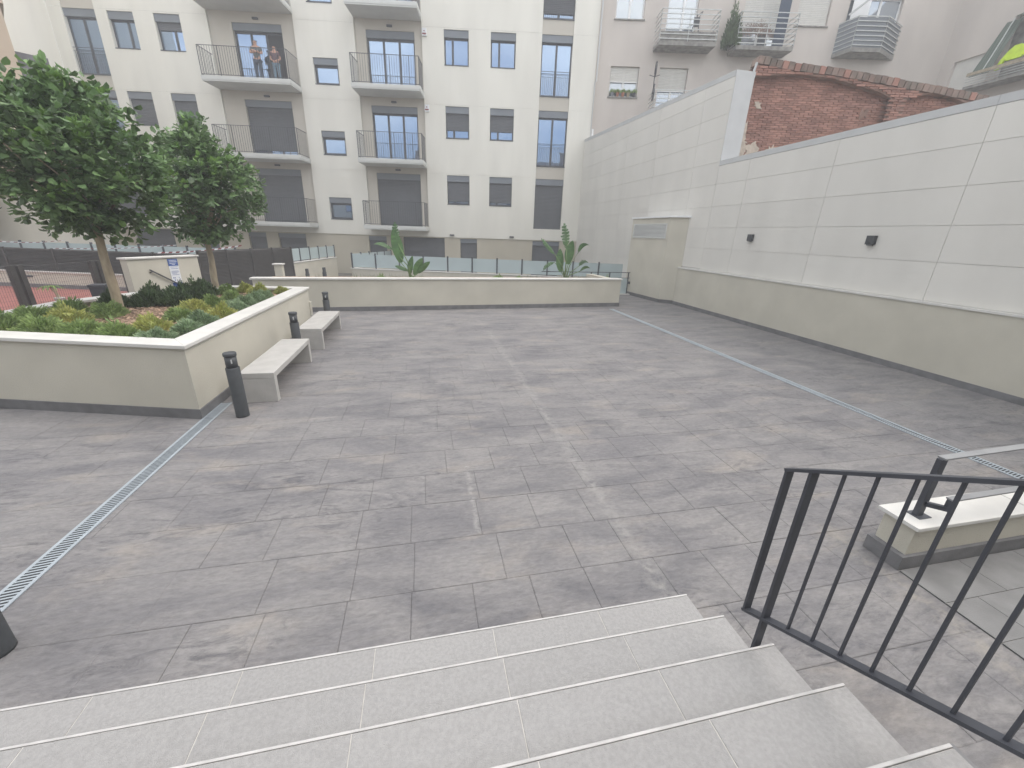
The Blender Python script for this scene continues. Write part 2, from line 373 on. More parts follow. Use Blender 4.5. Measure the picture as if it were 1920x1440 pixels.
# ================================================================== STAIRS
st = empty('stairs', (0, 0, 0), kind='structure')
treads = []
for k in range(5):
    z = .17 * (k + 1); y1 = 1.705 - .302 * k; y0 = y1 - .302 if k < 4 else -3.2
    MB().box(-7, 1.592, y0 if k < 4 else -3.2, y1 - .012, z - .17, z - .022).build('riser', 'riser', st)
    MB().box(-7, 1.600, y1 - .0105, y1, z - .028, z + .0005).build('nosing_strip', 'nosing', st, bevel=.002)
    MB().box(-7, 1.596, y0, y1 - .013, z - .022, z - .0025).build('grout_bed', 'grout', st)
    xs = [1.6] + [.97 - .66 * j for j in range(12)]
    rows = [(y0, y1 - .0145)] if k < 4 else [(y1 - .0145 - .33 * (j + 1) + (.0025 if j else 0), y1 - .0145 - .33 * j) for j in range(10)]
    for (ya, yb) in rows:
        for a, b in zip(xs[1:], xs[:-1]):
            MB().box(a + .0025, b - .0025, ya + .002, yb, z - .02, z).build('stair_tile', 'tread', st, bevel=.0012, segs=1)
MB().box(1.6, 1.615, -3.2, .495, 0, .845).build('side_panel', 'riser', st)
for k in range(4):
    MB().box(1.592, 1.603, -3.2, 1.69 - .302 * k, .17 * k, .17 * (k + 1) - .03).build('side_panel', 'riser', st)

# stair railing
def stair_rail():
    t = empty('stair_railing', (1.53, 1.12, .34), 0, 'dark grey steel railing with vertical bars rising along the right side of the stairs', 'railing')
    x = 0
    def P(y, z): return (x, y - 1.12, z - .34)
    sl = .565
    top = lambda y: 1.42 + (1.235 - y) * sl; bot = lambda y: .60 + (1.235 - y) * .555
    ye = -1.3
    MB().bar(P(1.235, top(1.235)), P(ye, top(ye)), .045, .014).build('top_rail', 'dark_metal', t)
    MB().bar(P(1.235, bot(1.235)), P(ye, bot(ye)), .045, .014).build('bottom_rail', 'dark_metal', t)
    MB().bar(P(1.228, bot(1.228) - .006), P(1.228, top(1.228) - .008), .012, .038, (1, 0, 0)).build('end_bar', 'dark_metal', t)
    y = 1.125
    MB().bar(P(y, .34), P(y, top(y) - .008), .014, .040, (1, 0, 0)).build('post', 'dark_metal', t)
    MB().box(-.045, .045, -.05, .05, 0, .008).build('base_plate', 'dark_metal', t)
    yy = 1.015
    while yy > ye:
        MB().bar(P(yy, bot(yy) + .006), P(yy, top(yy) - .006), .0095, .0095).build('bar', 'dark_metal', t); yy -= .103
    MB().bar(P(-1.0, 0.85), P(-1.0, top(-1)), .04, .03, (1, 0, 0)).build('post', 'dark_metal', t)
stair_rail()

# low wall with handrail at right
lw = empty('low_wall', (3.52, 1.88, 0), 0, 'short low beige wall with white coping at the far right beside the stairs', 'wall')
MB().box(.02, 6, -.12, .10, .125, .37).build('wall', 'wall_render', lw)
MB().box(-.03, 6, -.145, .125, -.0, .125).build('plinth', 'plinth', lw, bevel=.003)
for k in range(5):
    MB().box(.01 + 1.2 * k - (.03 if k == 0 else 0), 1.2 * (k + 1), -.155, .135, .37, .402).build('coping', 'coping', lw, bevel=.004)
hr = empty('wall_handrail', (3.67, 1.86, .402), 0, 'flat dark steel double handrail standing on the low wall at right', 'handrail')
MB().box(-.045, .075, -.05, .05, 0, .006).build('base_plate', 'frame_metal', hr)
MB().bar((0, 0, 0), (0, 0, .50), .06, .035, (0, 1, 0)).build('post', 'dark_metal', hr)
MB().bar((-.012, 0, .507), (4.2, 0, .64), .055, .012).build('top_rail', 'rail_sky_sheen', hr)
MB().bar((.0, -.02, .12), (.09, -.10, .12), .03, .035).bar((.09, -.10, .105), (.09, -.10, .20), .035, .035).build('bracket', 'dark_metal', hr)
MB().bar((.07, -.10, .207), (4.2, -.10, .30), .05, .012).build('lower_rail', 'rail_sky_sheen', hr)
MB().bar((2.6, 0, 0), (2.6, 0, .56), .05, .02, (0, 1, 0)).build('post', 'dark_metal', hr)

# ================================================================== DRAINS
def drain(x, ya, yb, label, nparts):
    t = empty('drain_grate', (x, ya, 0), 0, label, 'drain grate', 'drain grates in the plaza floor')
    Ln = yb - ya
    MB().box(-.062, .062, 0, Ln, .001, .004).build('channel', 'slot_dark', t)
    for sx in (-1, 1):
        MB().box(min(sx * .075, sx * .051), max(sx * .075, sx * .051), 0, Ln, .0005, .010).build('frame', 'galv', t, bevel=.001, segs=1)
    bm_ = MB().add([(-.052, -.006, .0045), (.052, .012, .0045), (.052, .025, .0045), (-.052, .007, .0045), (-.052, -.006, .0085), (.052, .012, .0085), (.052, .025, .0085), (-.052, .007, .0085)],
                   [(0, 3, 2, 1), (4, 5, 6, 7), (0, 1, 5, 4), (1, 2, 6, 5), (2, 3, 7, 6), (3, 0, 4, 7)]).mesh('bar', 'galv')
    n = int(Ln / .03); far = MB()
    for i in range(n):
        y = .02 + i * .03
        if i < nparts: inst(bm_, 'bar', (0, y, 0), 0, t)
        else: far.box(-.052, .052, y, y + .018, .0045, .0085)
    if n > nparts: far.build('bar', 'galv', t, kind='stuff')
drain(-2.78, 1.2, 5.9, 'galvanized drain grate running up to the left planter corner', 140)
drain(6.36, 1.9, 13.05, 'long galvanized drain grate running along the right side of the court', 100)

# ================================================================== PLANTER (left)
PP = [(-2.83, 5.36), (-6.5, 6.36), (-6.45, 8.75), (-5.9, 9.95), (-4.55, 11.15), (-2.76, 10.93)]
def offset_poly(P, d):
    n = len(P); c = Vector((sum(p[0] for p in P) / n, sum(p[1] for p in P) / n)); out = []
    for i in range(n):
        a = Vector(P[i - 1]); b = Vector(P[i]); e = Vector(P[(i + 1) % n])
        d1 = (b - a).normalized(); d2 = (e - b).normalized()
        n1 = Vector((-d1.y, d1.x)); n2 = Vector((-d2.y, d2.x))
        if (c - b).dot(n1) < 0: n1 = -n1
        if (c - b).dot(n2) < 0: n2 = -n2
        m = (n1 + n2).normalized(); k = d / max(.3, m.dot(n1)); out.append((b.x + m.x * k, b.y + m.y * k))
    return out
pl = empty('planter', (-4.7, 8.2, 0), 0, 'large raised beige planter bed with white coping, two trees and low shrubs', 'planter')
def loc(P, c=(-4.7, 8.2)): return [(p[0] - c[0], p[1] - c[1]) for p in P]
def ring(name, A, B, z0, z1, m, bev=0):
    n = len(A)
    for i in range(n):
        j = (i + 1) % n
        MB().prism([A[i], A[j], B[j], B[i]], z0, z1).build(name, m, pl, bevel=bev)
A0 = loc(PP); 
ring('wall', loc(offset_poly(PP, .035)), loc(offset_poly(PP, .20)), .13, .93, 'wall_render')
ring('plinth', loc(offset_poly(PP, .02)), loc(offset_poly(PP, .19)), 0, .13, 'plinth')
ring('coping', A0, loc(offset_poly(PP, .30)), .93, .975, 'coping', .005)
MB().prism(loc(offset_poly(PP, .28)), .3, .845).build('soil', 'soil', pl)
MB().box(1.87, 1.93, 2.62, 2.78, .28, .62).build('junction_box', 'wall_render', pl, bevel=.006)
# wood chips
cv, cf = [], []
inner = offset_poly(PP, .32)
def inside(p, P):
    c = False; n = len(P)
    for i in range(n):
        x1, y1 = P[i]; x2, y2 = P[(i + 1) % n]
        if (y1 > p[1]) != (y2 > p[1]) and p[0] < (x2 - x1) * (p[1] - y1) / (y2 - y1) + x1: c = not c
    return c
rc = random.Random(11)
while len(cf) < 15000:
    x, y = rc.uniform(-6.5, -2.8), rc.uniform(5.4, 11.1)
    if not inside((x, y), inner): continue
    a = rc.uniform(0, 6.3); l_, w_ = rc.uniform(.015, .045), rc.uniform(.006, .016); z = .847 + rc.uniform(0, .02); tl = rc.uniform(-.5, .5)
    o0 = len(cv)
    for sx_, sy_ in ((-1, -1), (1, -1), (1, 1), (-1, 1)):
        dx = sx_ * l_ * math.cos(a) - sy_ * w_ * math.sin(a); dy = sx_ * l_ * math.sin(a) + sy_ * w_ * math.cos(a)
        cv.append((x + dx + 4.7, y + dy - 8.2, z + sx_ * l_ * tl * .6 + .008)); 
    cf.append((o0, o0 + 1, o0 + 2, o0 + 3))
raw(cv, cf, 'wood_chip', 'chips', pl, kind='stuff')

# shrubs of the bed: feathery clumps
def shrub_mesh(seed, r, h, n, upright=0, size=.03):
    q = random.Random(seed); v, f = [], []
    for i in range(n):
        th = q.uniform(0, 6.283); u = q.random() ** .5; rr_ = r * u * q.uniform(.8, 1.12)
        top = h * (1 - (u ** 2) * .75) * q.uniform(.6, 1.1)
        if upright: top = h * (1 - u * .75) * q.uniform(.25, 1.1)
        bump_ = .75 + .5 * noise.noise(Vector((math.cos(th) * rr_ * 9, math.sin(th) * rr_ * 9, seed)))
        p = Vector((math.cos(th) * rr_, math.sin(th) * rr_, top * bump_))
        d = Vector((math.cos(th) * (.4 + u), math.sin(th) * (.4 + u), q.uniform(.5, 1.6) + upright)).normalized()
        s_ = size * q.uniform(.6, 1.5); side = d.cross(Vector((q.uniform(-1, 1), q.uniform(-1, 1), q.uniform(-.3, 1)))).normalized() * s_ * .35
        o0 = len(v); v += [tuple(p - side), tuple(p + side), tuple(p + d * s_ * 1.7 + side * .3), tuple(p + d * s_ * 1.7 - side * .3)]; f.append((o0, o0 + 1, o0 + 2, o0 + 3))
    return v, f
def shrub(x, y, r, h, m, label, seed, upright=0, n=1500, size=.026):
    v, f = shrub_mesh(seed, r, h, n, upright, size)
    # low dark core so the clump is not see-through
    cvv = []; cff = []; K = 12
    for j in range(4):
        a = j / 3; rad = r * .86 * math.cos(a * 1.35); z = h * (.62 if not upright else .5) * math.sin(a * 1.5)
        for k in range(K):
            t = 6.283 * k / K; w = .85 + .3 * noise.noise(Vector((math.cos(t), math.sin(t), a + seed))); cvv.append((math.cos(t) * rad * w, math.sin(t) * rad * w, z))
    for j in range(3):
        for k in range(K): cff.append((j * K + k, j * K + (k + 1) % K, (j + 1) * K + (k + 1) % K, (j + 1) * K + k))
    cff.append(tuple(range(3 * K, 4 * K)))
    o0 = len(v); v += cvv; f += [tuple(i + o0 for i in q) for q in cff]
    o = raw(v, f, 'shrub', m); o.location = (x, y, .85); tag(o, label, 'shrub', 'shrubs planted in the raised bed')
Y_, G_, B_, D_ = 'shrub_yellow', 'shrub_green', 'shrub_blue', 'shrub_dark'
cname = {Y_: 'yellow-green', G_: 'fresh green', B_: 'blue-green'}
rows = [  # (y at x=-3.1, list of (x, dy, r, h, mat))
 ('front row by the front coping', [(-3.45, 5.98, .25, .20, B_), (-3.98, 6.17, .27, .24, G_), (-4.55, 6.42, .30, .25, G_), (-5.15, 6.62, .30, .26, G_), (-5.75, 6.85, .30, .28, G_)]),
 ('second row from the front', [(-3.33, 6.52, .24, .20, B_), (-3.85, 6.66, .27, .24, Y_), (-5.25, 7.25, .30, .27, Y_), (-5.85, 7.45, .30, .26, G_)]),
 ('third row from the front', [(-3.38, 7.05, .25, .22, B_), (-3.9, 7.5, .24, .2, G_), (-4.2, 7.2, .14, .14, Y_), (-5.1, 7.85, .28, .26, G_), (-5.8, 8.1, .28, .26, G_)]),
 ('fourth row by the nearer trunk', [(-3.35, 7.6, .26, .22, Y_), (-4.0, 8.15, .27, .25, Y_)]),
 ('fifth row near the bench', [(-3.36, 8.2, .24, .2, B_), (-3.4, 8.75, .26, .2, B_), (-3.95, 8.75, .24, .22, G_)]),
 ('sixth row of the bed', [(-3.4, 9.3, .25, .2, B_), (-3.9, 9.45, .24, .2, G_), (-4.4, 10.5, .22, .2, G_)]),
 ('last row by the far coping', [(-3.45, 9.85, .22, .18, B_), (-3.7, 10.35, .26, .24, Y_), (-3.25, 10.5, .18, .16, Y_), (-4.1, 10.75, .22, .22, Y_)])]
sn = 100; ordn = ['rightmost', 'second from right', 'third from right', 'fourth from right', 'fifth from right']
for rn, items in rows:
    for i, (x, y, r, h, m) in enumerate(items):
        sn += 1; shrub(x, y, r * .82, h * 1.15, m, 'low %s shrub, %s in %s' % (cname[m], ordn[i], rn), sn, 0, 1700, .024)
for i, (x, y, r, h) in enumerate([(-5.55, 8.75, .28, .50), (-5.1, 8.95, .36, .46), (-4.72, 9.0, .34, .52), (-4.55, 9.5, .34, .62), (-4.95, 9.75, .34, .50), (-4.75, 10.2, .32, .5), (-5.3, 9.4, .3, .5)]):
    shrub(x, y, r * .8, h * .88, D_, 'dark green bushy upright shrub, %s of the clump behind the first tree' % ['leftmost', 'front left', 'front middle', 'tallest middle one', 'rear left', 'rearmost', 'middle left'][i], 200 + i, 1, 2600, .03)

# trees
def leaf_shape(L_=.112, w=.047, fold=.013):
    return [(0, 0, 0), (L_ * .35, -w * .85, fold), (L_ * .75, -w * .7, fold * 1.1), (L_, 0, -.004), (L_ * .75, w * .7, fold * 1.1), (L_ * .35, w * .85, fold), (L_ * .5, 0, 0)], \
           [(0, 1, 6), (1, 2, 6), (2, 3, 6), (3, 4, 6), (4, 5, 6), (5, 0, 6)]
LV, LF = leaf_shape()
def make_tree(base, hb, centre, rad, seed, label, nclump, shape, lean):
    q = random.Random(seed)
    t = empty('tree', base, 0, label, 'tree', 'trees in the raised planter')
    bx, by, bz = base; c = Vector(centre) - Vector(base)
    topz = hb - bz
    pts = []; nn = 9
    for i in range(nn):
        a = i / (nn - 1); pts.append((lean[0] * a + .012 * math.sin(a * 9 + seed), lean[1] * a + .01 * math.cos(a * 8), topz * a - .05))
    MB().tube(pts, [.072 - .022 * i / (nn - 1) + (.006 if i in (3,) else 0) for i in range(nn)], 14).build('trunk', 'bark', t, smooth=True)
    top = Vector(pts[-1]); limbs = MB()
    tips = []
    for i in range(nclump):
        for _ in range(40):
            d = Vector((q.gauss(0, 1), q.gauss(0, 1), q.gauss(0, 1))).normalized()
            u = q.random() ** .38
            p = Vector((d.x * rad[0], d.y * rad[1], d.z * rad[2])) * u
            zz = p.z / rad[2]
            k = shape(zz)
            p.x *= k; p.y *= k
            nzv = noise.noise(p * 1.7 + Vector((seed, 0, 0)))
            if nzv > -.33 or u > .92 and nzv > -.5: break
        tips.append(c + p)
    for i in range(70):
        a_ = q.uniform(0, 6.28); rr2 = q.uniform(.05, .5); tips.append(Vector((top.x + math.cos(a_) * rr2, top.y + math.sin(a_) * rr2, top.z + q.uniform(-.12, .22) + rr2 * .1)))
    for i in range(26):
        e = tips[i * len(tips) // 26]; mid = top.lerp(e, .5) + Vector((q.uniform(-.1, .1), q.uniform(-.1, .1), .08))
        limbs.tube([top - Vector((0, 0, .12)), mid, e], [.026, .014, .005], 6)
    limbs.build('limb', 'bark', t, smooth=True)
    V = {0: ([], []), 1: ([], [])}; singles = []
    for p in tips:
        out = (p - c); out = Vector((out.x / rad[0], out.y / rad[1], out.z / rad[2])); ol = out.length
        new = q.random() < (.22 if out.z > .1 else .07)
        ax = (out.normalized() * .8 + Vector((q.uniform(-.5, .5), q.uniform(-.5, .5), q.uniform(.0, .7)))).normalized()
        if ol > .55: limbs
        for j in range(q.randint(9, 14)):
            a = j * 2.4 + q.uniform(-.4, .4); s_ = q.uniform(.65, 1.25) * (1.0 if not new else .9)
            side = ax.cross(Vector((0, 0, 1)) if abs(ax.z) < .9 else Vector((1, 0, 0))).normalized(); oth = ax.cross(side)
            sp = q.uniform(.35, 1.3)
            d = (ax * (1.2 - sp * .6) + (side * math.cos(a) + oth * math.sin(a)) * sp + Vector((0, 0, -.18 if not new else .3))).normalized()
            pos = p + ax * q.uniform(-.14, .12) + (side * math.cos(a) + oth * math.sin(a)) * .02
            yv = d.cross(Vector((q.uniform(-.4, .4), q.uniform(-.4, .4), 1))).normalized(); zv = d.cross(yv).normalized()
            mtx = Matrix(((d.x, yv.x, zv.x), (d.y, yv.y, zv.y), (d.z, yv.z, zv.z)))
            if ol > .93 and len(singles) < 150 and q.random() < .25 and out.y < .3: singles.append((mtx, pos, s_)); continue
            vv, ff = V[1 if new else 0]; o0 = len(vv)
            for a_ in LV: vv.append(tuple(mtx @ (Vector(a_) * s_) + pos))
            ff += [tuple(k + o0 for k in f_) for f_ in LF]
    raw(*V[0], 'crown', 'leaf', t, kind='stuff'); raw(*V[1], 'young_foliage', 'leaf_new', t, kind='stuff')
    lm = bpy.data.meshes.new('leaf'); lm.from_pydata(LV, [], LF); lm.materials.append(M['leaf'])
    for mtx, pos, s_ in singles:
        o = bpy.data.objects.new('leaf', lm); COL.objects.link(o); o.parent = t
        o.matrix_local = Matrix.Translation(pos) @ mtx.to_4x4() @ Matrix.Scale(s_, 4)
make_tree((-5.07, 8.06, .85), 2.42, (-5.06, 8.06, 3.20), (1.26, 1.10, 1.12), 5, 'nearer broad round leafy tree on the left with a pale trunk', 760, lambda z: 1.0 if z < .2 else 1 - .35 * (z - .2), (.03, 0))
make_tree((-4.70, 10.72, .85), 2.2, (-4.50, 10.8, 3.24), (1.10, 1.0, 1.18), 9, 'farther leafy tree with a tapering crown, right of the bigger tree', 640, lambda z: 1.0 if z < -.1 else 1 - .55 * (z + .1), (.02, 0))

# ================================================================== BOLLARDS, BENCHES
def bollard(x, y, label, face=-.9):
    t = empty('bollard_light', (x, y, 0), face, label, 'bollard light', 'bollard lights along the planter')
    def cyl(r0, r1, z0, z1, n=28): return MB().tube([(0, 0, z0), (0, 0, z1)], [r0, r1], n)
    for f_, nm in ((MB().tube([(0, 0, 0), (0, 0, .02), (0, 0, .665), (0, 0, .672)], [.078, .078, .078, .074], 28), 'body'),
                   (MB().tube([(0, 0, .672), (0, 0, .815)], [.066, .066], 28), 'head'),
                   (MB().tube([(0, 0, .815), (0, 0, .822), (0, 0, .855), (0, 0, .862)], [.070, .074, .074, .068], 28), 'cap')):
        o = f_.build(nm, 'bollard', t); 
        for p in o.data.polygons: p.use_smooth = len(p.vertices) == 4
    MB().box(-.007, .007, -.069, -.062, .735, .785).build('lens', 'cap_metal', t)
bollard(-2.50, 2.20, 'dark cylindrical bollard light cut off by the left edge of the picture', .9)
bollard(-2.40, 5.43, 'dark bollard light at the planter corner before the nearest bench', .45)
bollard(-2.41, 8.15, 'dark bollard light standing between the two concrete benches', .25)
bollard(-2.40, 10.85, 'dark bollard light beyond the far bench, farthest of the row', .2)
def bench(x0, x1, y0, y1, label):
    t = empty('bench', ((x0 + x1) / 2, (y0 + y1) / 2, 0), 0, label, 'bench', 'concrete benches beside the planter')
    w = (x1 - x0) / 2; l_ = (y1 - y0) / 2
    MB().box(-w, w, -l_, l_, .355, .437).build('seat', 'concrete', t, bevel=.007)
    for s_ in (-1, 1):
        a, b = sorted((s_ * l_, s_ * (l_ - .10))); MB().box(-w + .001, w - .001, a + .001, b - .001, 0, .354).build('leg', 'concrete', t, bevel=.006)
bench(-2.56, -2.10, 5.87, 7.82, 'nearer pale concrete bench by the planter wall')
bench(-2.54, -2.06, 8.62, 10.6, 'farther pale concrete bench by the planter wall')

# ================================================================== BACK LOW WALL + its planting
LnB, aB = line_frame((-4.72, 12.78), (6.92, 13.58))
bw = empty('low_wall', (-4.72, 12.78, 0), aB, 'long low beige wall with white coping closing the far end of the court', 'wall')
MB().box(.03, LnB - .02, .03, .30, .13, .93).build('wall', 'wall_render', bw)
MB().box(.015, LnB - .005, .012, .31, 0, .13).build('plinth', 'plinth', bw)
k = 0
while k * 1.5 < LnB: 
    MB().box(k * 1.5 + (.003 if k else -.03), min((k + 1) * 1.5, LnB + .02), -.005, .335, .93, .975).build('coping', 'coping', bw, bevel=.005); k += 1
MB().box(LnB - .3, LnB - .02, .31, 2.3, 0, .93).build('side_wall', 'wall_render', bw)
MB().box(.03, LnB - .31, .31, 2.2, .1, .80).build('soil', 'soil', bw)

def strelitzia(x, y, z, label, seed, leaves):
    t = empty('bird_of_paradise_plant', (x, y, z), 0, label, 'plant', 'tall broad leaved plants behind the low wall')
    q = random.Random(seed)
    for (dx, h, lean, Lf, wf, az, droop, torn) in leaves:
        base = Vector((q.uniform(-.08, .08), q.uniform(-.06, .06), 0)); tip = Vector((dx, 0, h))
        MB().tube([base, base.lerp(tip, .5) + Vector((-dx * .25, 0, 0)), tip], [.026, .018, .012], 6).build('stalk', 'stalk', t, smooth=True)
        d = Vector((math.sin(lean), 0, math.cos(lean))); side = Vector((math.cos(az) * d.z, math.sin(az), -math.cos(az) * d.x)).normalized()
        v, f = [], []; nseg = 16
        pos = tip.copy(); spine = []
        for i in range(nseg + 1):
            a = i / nseg; spine.append(pos.copy())
            ang = lean + droop * a * a * (1 if lean >= 0 else -1); dd = Vector((math.sin(ang), .05 * math.sin(seed), math.cos(ang))); pos += dd * Lf / nseg
        nrm = d.cross(side).normalized()
        prof = lambda a: math.sin(math.pi * min(1, a * .93 + .06)) ** .7
        for s_ in (-1, 1):
            for i in range(nseg):
                a0, a1 = i / nseg, (i + 1) / nseg; gap = (.62 if torn and i % 2 == 0 and i > 2 else 0)
                tear = q.uniform(.6, 1.0) if torn else 1
                p0, p1 = spine[i], spine[i + 1]; sl = (p1 - p0)
                e0 = p0 + side * s_ * wf * prof(a0) * tear + nrm * wf * .25 * prof(a0) + sl * (.9 if torn else 0)
                e1 = p1 + side * s_ * wf * prof(a1) * tear + nrm * wf * .25 * prof(a1) + sl * ((.9 if torn else 0) - gap)
                o0 = len(v); v += [tuple(p0), tuple(p1), tuple(e1), tuple(e0)]; f.append((o0, o0 + 1, o0 + 2, o0 + 3))
        raw(v, f, 'leaf', 'strelitzia', t)
strelitzia(-.38, 14.3, .8, 'tall broad leaved plant behind the low wall, left one of the two', 4, [
    (-.32, .55, -.10, 1.05, .20, .5, .25, False), (-.38, 1.15, -.12, .62, .13, .2, -.1, True), (.10, .15, .42, .62, .14, .4, .1, False), (-.05, .18, .15, .6, .12, .7, .1, False), (.22, .22, .75, .55, .10, .3, .2, False), (-.55, .95, -.9, .62, .15, 1.0, 1.3, True), (-.15, .3, -1.1, .4, .07, .5, .3, False)])
strelitzia(5.25, 14.85, .8, 'tall broad leaved plant behind the low wall, right one near the gate', 8, [
    (.05, .55, .12, .85, .20, .2, .1, False), (-.22, .28, -.05, .82, .19, .4, .1, False), (-.05, 1.1, -.12, .85, .20, .15, .15, True), (-.5, .9, -.75, .72, .12, .5, .1, True), (.42, 1.0, .5, .55, .13, .6, 1.9, False), (-.5, .62, -1.9, .5, .11, .6, 1.0, True), (.48, .5, .8, .42, .12, .4, 1.4, True), (.55, .32, .9, .45, .08, .6, 1.5, False)])
gv, gf = [], []; q = random.Random(5)
for i in range(1500):
    x = q.uniform(-3.9, 6.2); y = 13.25 + (x + 4) * .065 + q.uniform(.15, 1.4)
    if noise.noise(Vector((x * .8, y, 3))) < .12: continue
    h = q.uniform(.05, .24); a = q.uniform(0, 6.28); o0 = len(gv); gv += [(x, y, .79), (x + .012, y + .004, .79), (x + math.cos(a) * .06, y + math.sin(a) * .06, .79 + h)]; gf.append((o0, o0 + 1, o0 + 2))
o = raw(gv, gf, 'grass', 'grass', kind='stuff')
sh = [(-1.35, 13.95, .16, .26), (2.6, 14.5, .2, .22), (3.3, 14.4, .16, .2)]
for i, (x, y, r, h) in enumerate(sh):
    v, f = shrub_mesh(300 + i, r, h, 500, 1, .03); o = raw(v, f, 'shrub', 'shrub_green'); o.location = (x, y, .78)
    tag(o, ['tiny shrub left of the left broad leaved plant behind the low wall', 'tiny shrub in the middle of the bed behind the low wall', 'small tuft beside the middle shrub behind the low wall'][i], 'shrub')

# gate at the right end
gt = empty('gate', (7.0, 16.62, 0), 0, 'small dark framed glass gate between the low wall and the ventilation shaft', 'gate')
for x in (0.0, .85, 1.72): MB().box(x - .02, x + .02, -.02, .02, 0, .92).build('post', 'dark_metal', gt)
MB().box(-2.2, 1.8, -.015, .015, .92, .945).build('top_rail', 'dark_metal', gt)
MB().box(-2.2, 1.8, -.012, .012, .70, .715).build('rail', 'dark_metal', gt)
MB().box(.02, 1.70, -.006, .006, .05, .69).build('glass_pane', 'glass_frost', gt)
MB().box(1.74, 1.82, -.04, .02, .46, .56).build('lock', 'dark_metal', gt)
MB().box(.7, 1.9, -.14, .14, -.01, .045).build('threshold', 'coping', gt)
v, f = shrub_mesh(331, .5, .7, 1800, 1, .05); o = raw(v, f, 'shrub', 'shrub_green'); o.location = (8.1, 17.6, 0); tag(o, 'dark leafy shrub growing behind the glass gate', 'shrub')

# glass balustrade walls
def glass_fence(A, B, zc, ztop, npan, label, zb=-.28, posts=True, base='wall_render', thick=.22):
    Ln, a = line_frame(A, B); t = empty('glass_balustrade', (A[0], A[1], 0), a, label, 'balustrade', 'frosted glass balustrades')
    MB().box(0, Ln, -thick / 2 + .02, thick / 2 - .02, zb, zc - .04).build('wall', base, t)
    MB().box(-.06, Ln + .03, -thick / 2 - .01, thick / 2 + .01, zc - .04, zc).build('coping', 'coping', t, bevel=.004)
    w = Ln / npan; pm = MB().box(.012, w - .03, -.006, .006, zc + .05, ztop - .06).mesh('glass_panel', 'glass_frost'); qm = MB().box(-.034, .034, -.03, .03, zc, ztop).mesh('post', 'frame_metal')
    for i in range(npan + 1):
        inst(qm, 'post', (w * i, 0, 0), 0, t)
        if i < npan: inst(pm, 'glass_panel', (w * i + .01, 0, 0), 0, t)
    return t
glass_fence((-3.55, 22.85), (9.6, 18.75), .45, 1.2, 11, 'long frosted glass balustrade on a low wall in front of the flats')
glass_fence((-3.55, 22.9), (-1.9, 27.1), .45, 1.2, 5, 'short frosted glass balustrade running back from the left end of the long one')
glass_fence((-5.98, 21.0), (-4.95, 25.9), .8, 1.45, 5, 'frosted glass balustrade on a taller beige wall right of the dark slatted fence')
glass_fence((-7.2, 18.6), (-18.5, 21.4), .9, 1.52, 12, 'frosted glass balustrade showing above the dark slatted fence behind the trees')

# little pier and far bollards
t = empty('pier', (-4.9, 15.9, 0), 0, 'small beige pier with a white cap behind the low wall at left', 'pier')
MB().box(-.12, .12, -.12, .12, 0, 1.10).build('shaft', 'wall_render', t); MB().box(-.16, .16, -.16, .16, 1.10, 1.14).build('cap', 'coping', t)
for x, y, h, lb in ((-5.05, 20.0, .62, 'small dark bollard light far behind the low wall, left of two'), (-4.25, 19.6, .72, 'small dark bollard light far behind the low wall, right of two')):
    t = empty('bollard_light', (x, y, 0), 0, lb, 'bollard light'); MB().tube([(0, 0, 0), (0, 0, h - .2)], .085, 16).build('body', 'bollard', t); MB().tube([(0, 0, h - .2), (0, 0, h)], .07, 16).build('head', 'bollard', t)

# ================================================================== POOL SIDE (left)
LnP, aP = line_frame((-20, 19.9), (-7.3, 16.35))
pw = empty('pool_wall', (-20, 19.9, 0), aP, 'beige wall with white coping and grey plinth behind the red court', 'wall')
MB().box(0, LnP, 0, .25, .13, .54).build('wall', 'wall_render', pw); MB().box(0, LnP, -.02, .2, 0, .13).build('plinth', 'plinth', pw); MB().box(0, LnP, -.04, .29, .54, .58).build('coping', 'coping', pw)
MB().box(6.15, 6.5, -.03, .01, .36, .42).build('wall_light', 'dark_metal', pw)
def louvre(A, B, z0, z1, npan, label):
    Ln, a = line_frame(A, B); t = empty('slatted_fence', (A[0], A[1], 0), a, label, 'fence', 'dark slatted fences'); w = Ln / npan
    qm = MB().box(-.03, .03, -.03, .03, z0, z1 + .01).mesh('post', 'louvre')
    sl = MB(); z = z0 + .03
    while z < z1 - .02: sl.add([(.03, -.02, z), (w - .03, -.02, z), (w - .03, .012, z + .034), (.03, .012, z + .034), (.03, -.012, z - .004), (w - .03, -.012, z - .004), (w - .03, .02, z + .03), (.03, .02, z + .03)], [(0, 1, 2, 3), (4, 5, 6, 7), (0, 1, 5, 4), (2, 3, 7, 6)]); z += .05
    sl.box(.03, w - .03, .021, .025, z0, z1 - .01)
    pm = sl.mesh('slat_panel', 'louvre')
    for i in range(npan + 1):
        inst(qm, 'post', (w * i, 0, 0), 0, t)
        if i < npan: inst(pm, 'slat_panel', (w * i, 0, 0), 0, t)
louvre((-20, 20.03), (-7.4, 16.5), .58, 1.36, 7, 'dark slatted fence standing on the beige wall behind the red court')
louvre((-7.38, 16.05), (-5.75, 20.6), -.05, 1.5, 4, 'tall dark slatted fence panel behind the second tree')
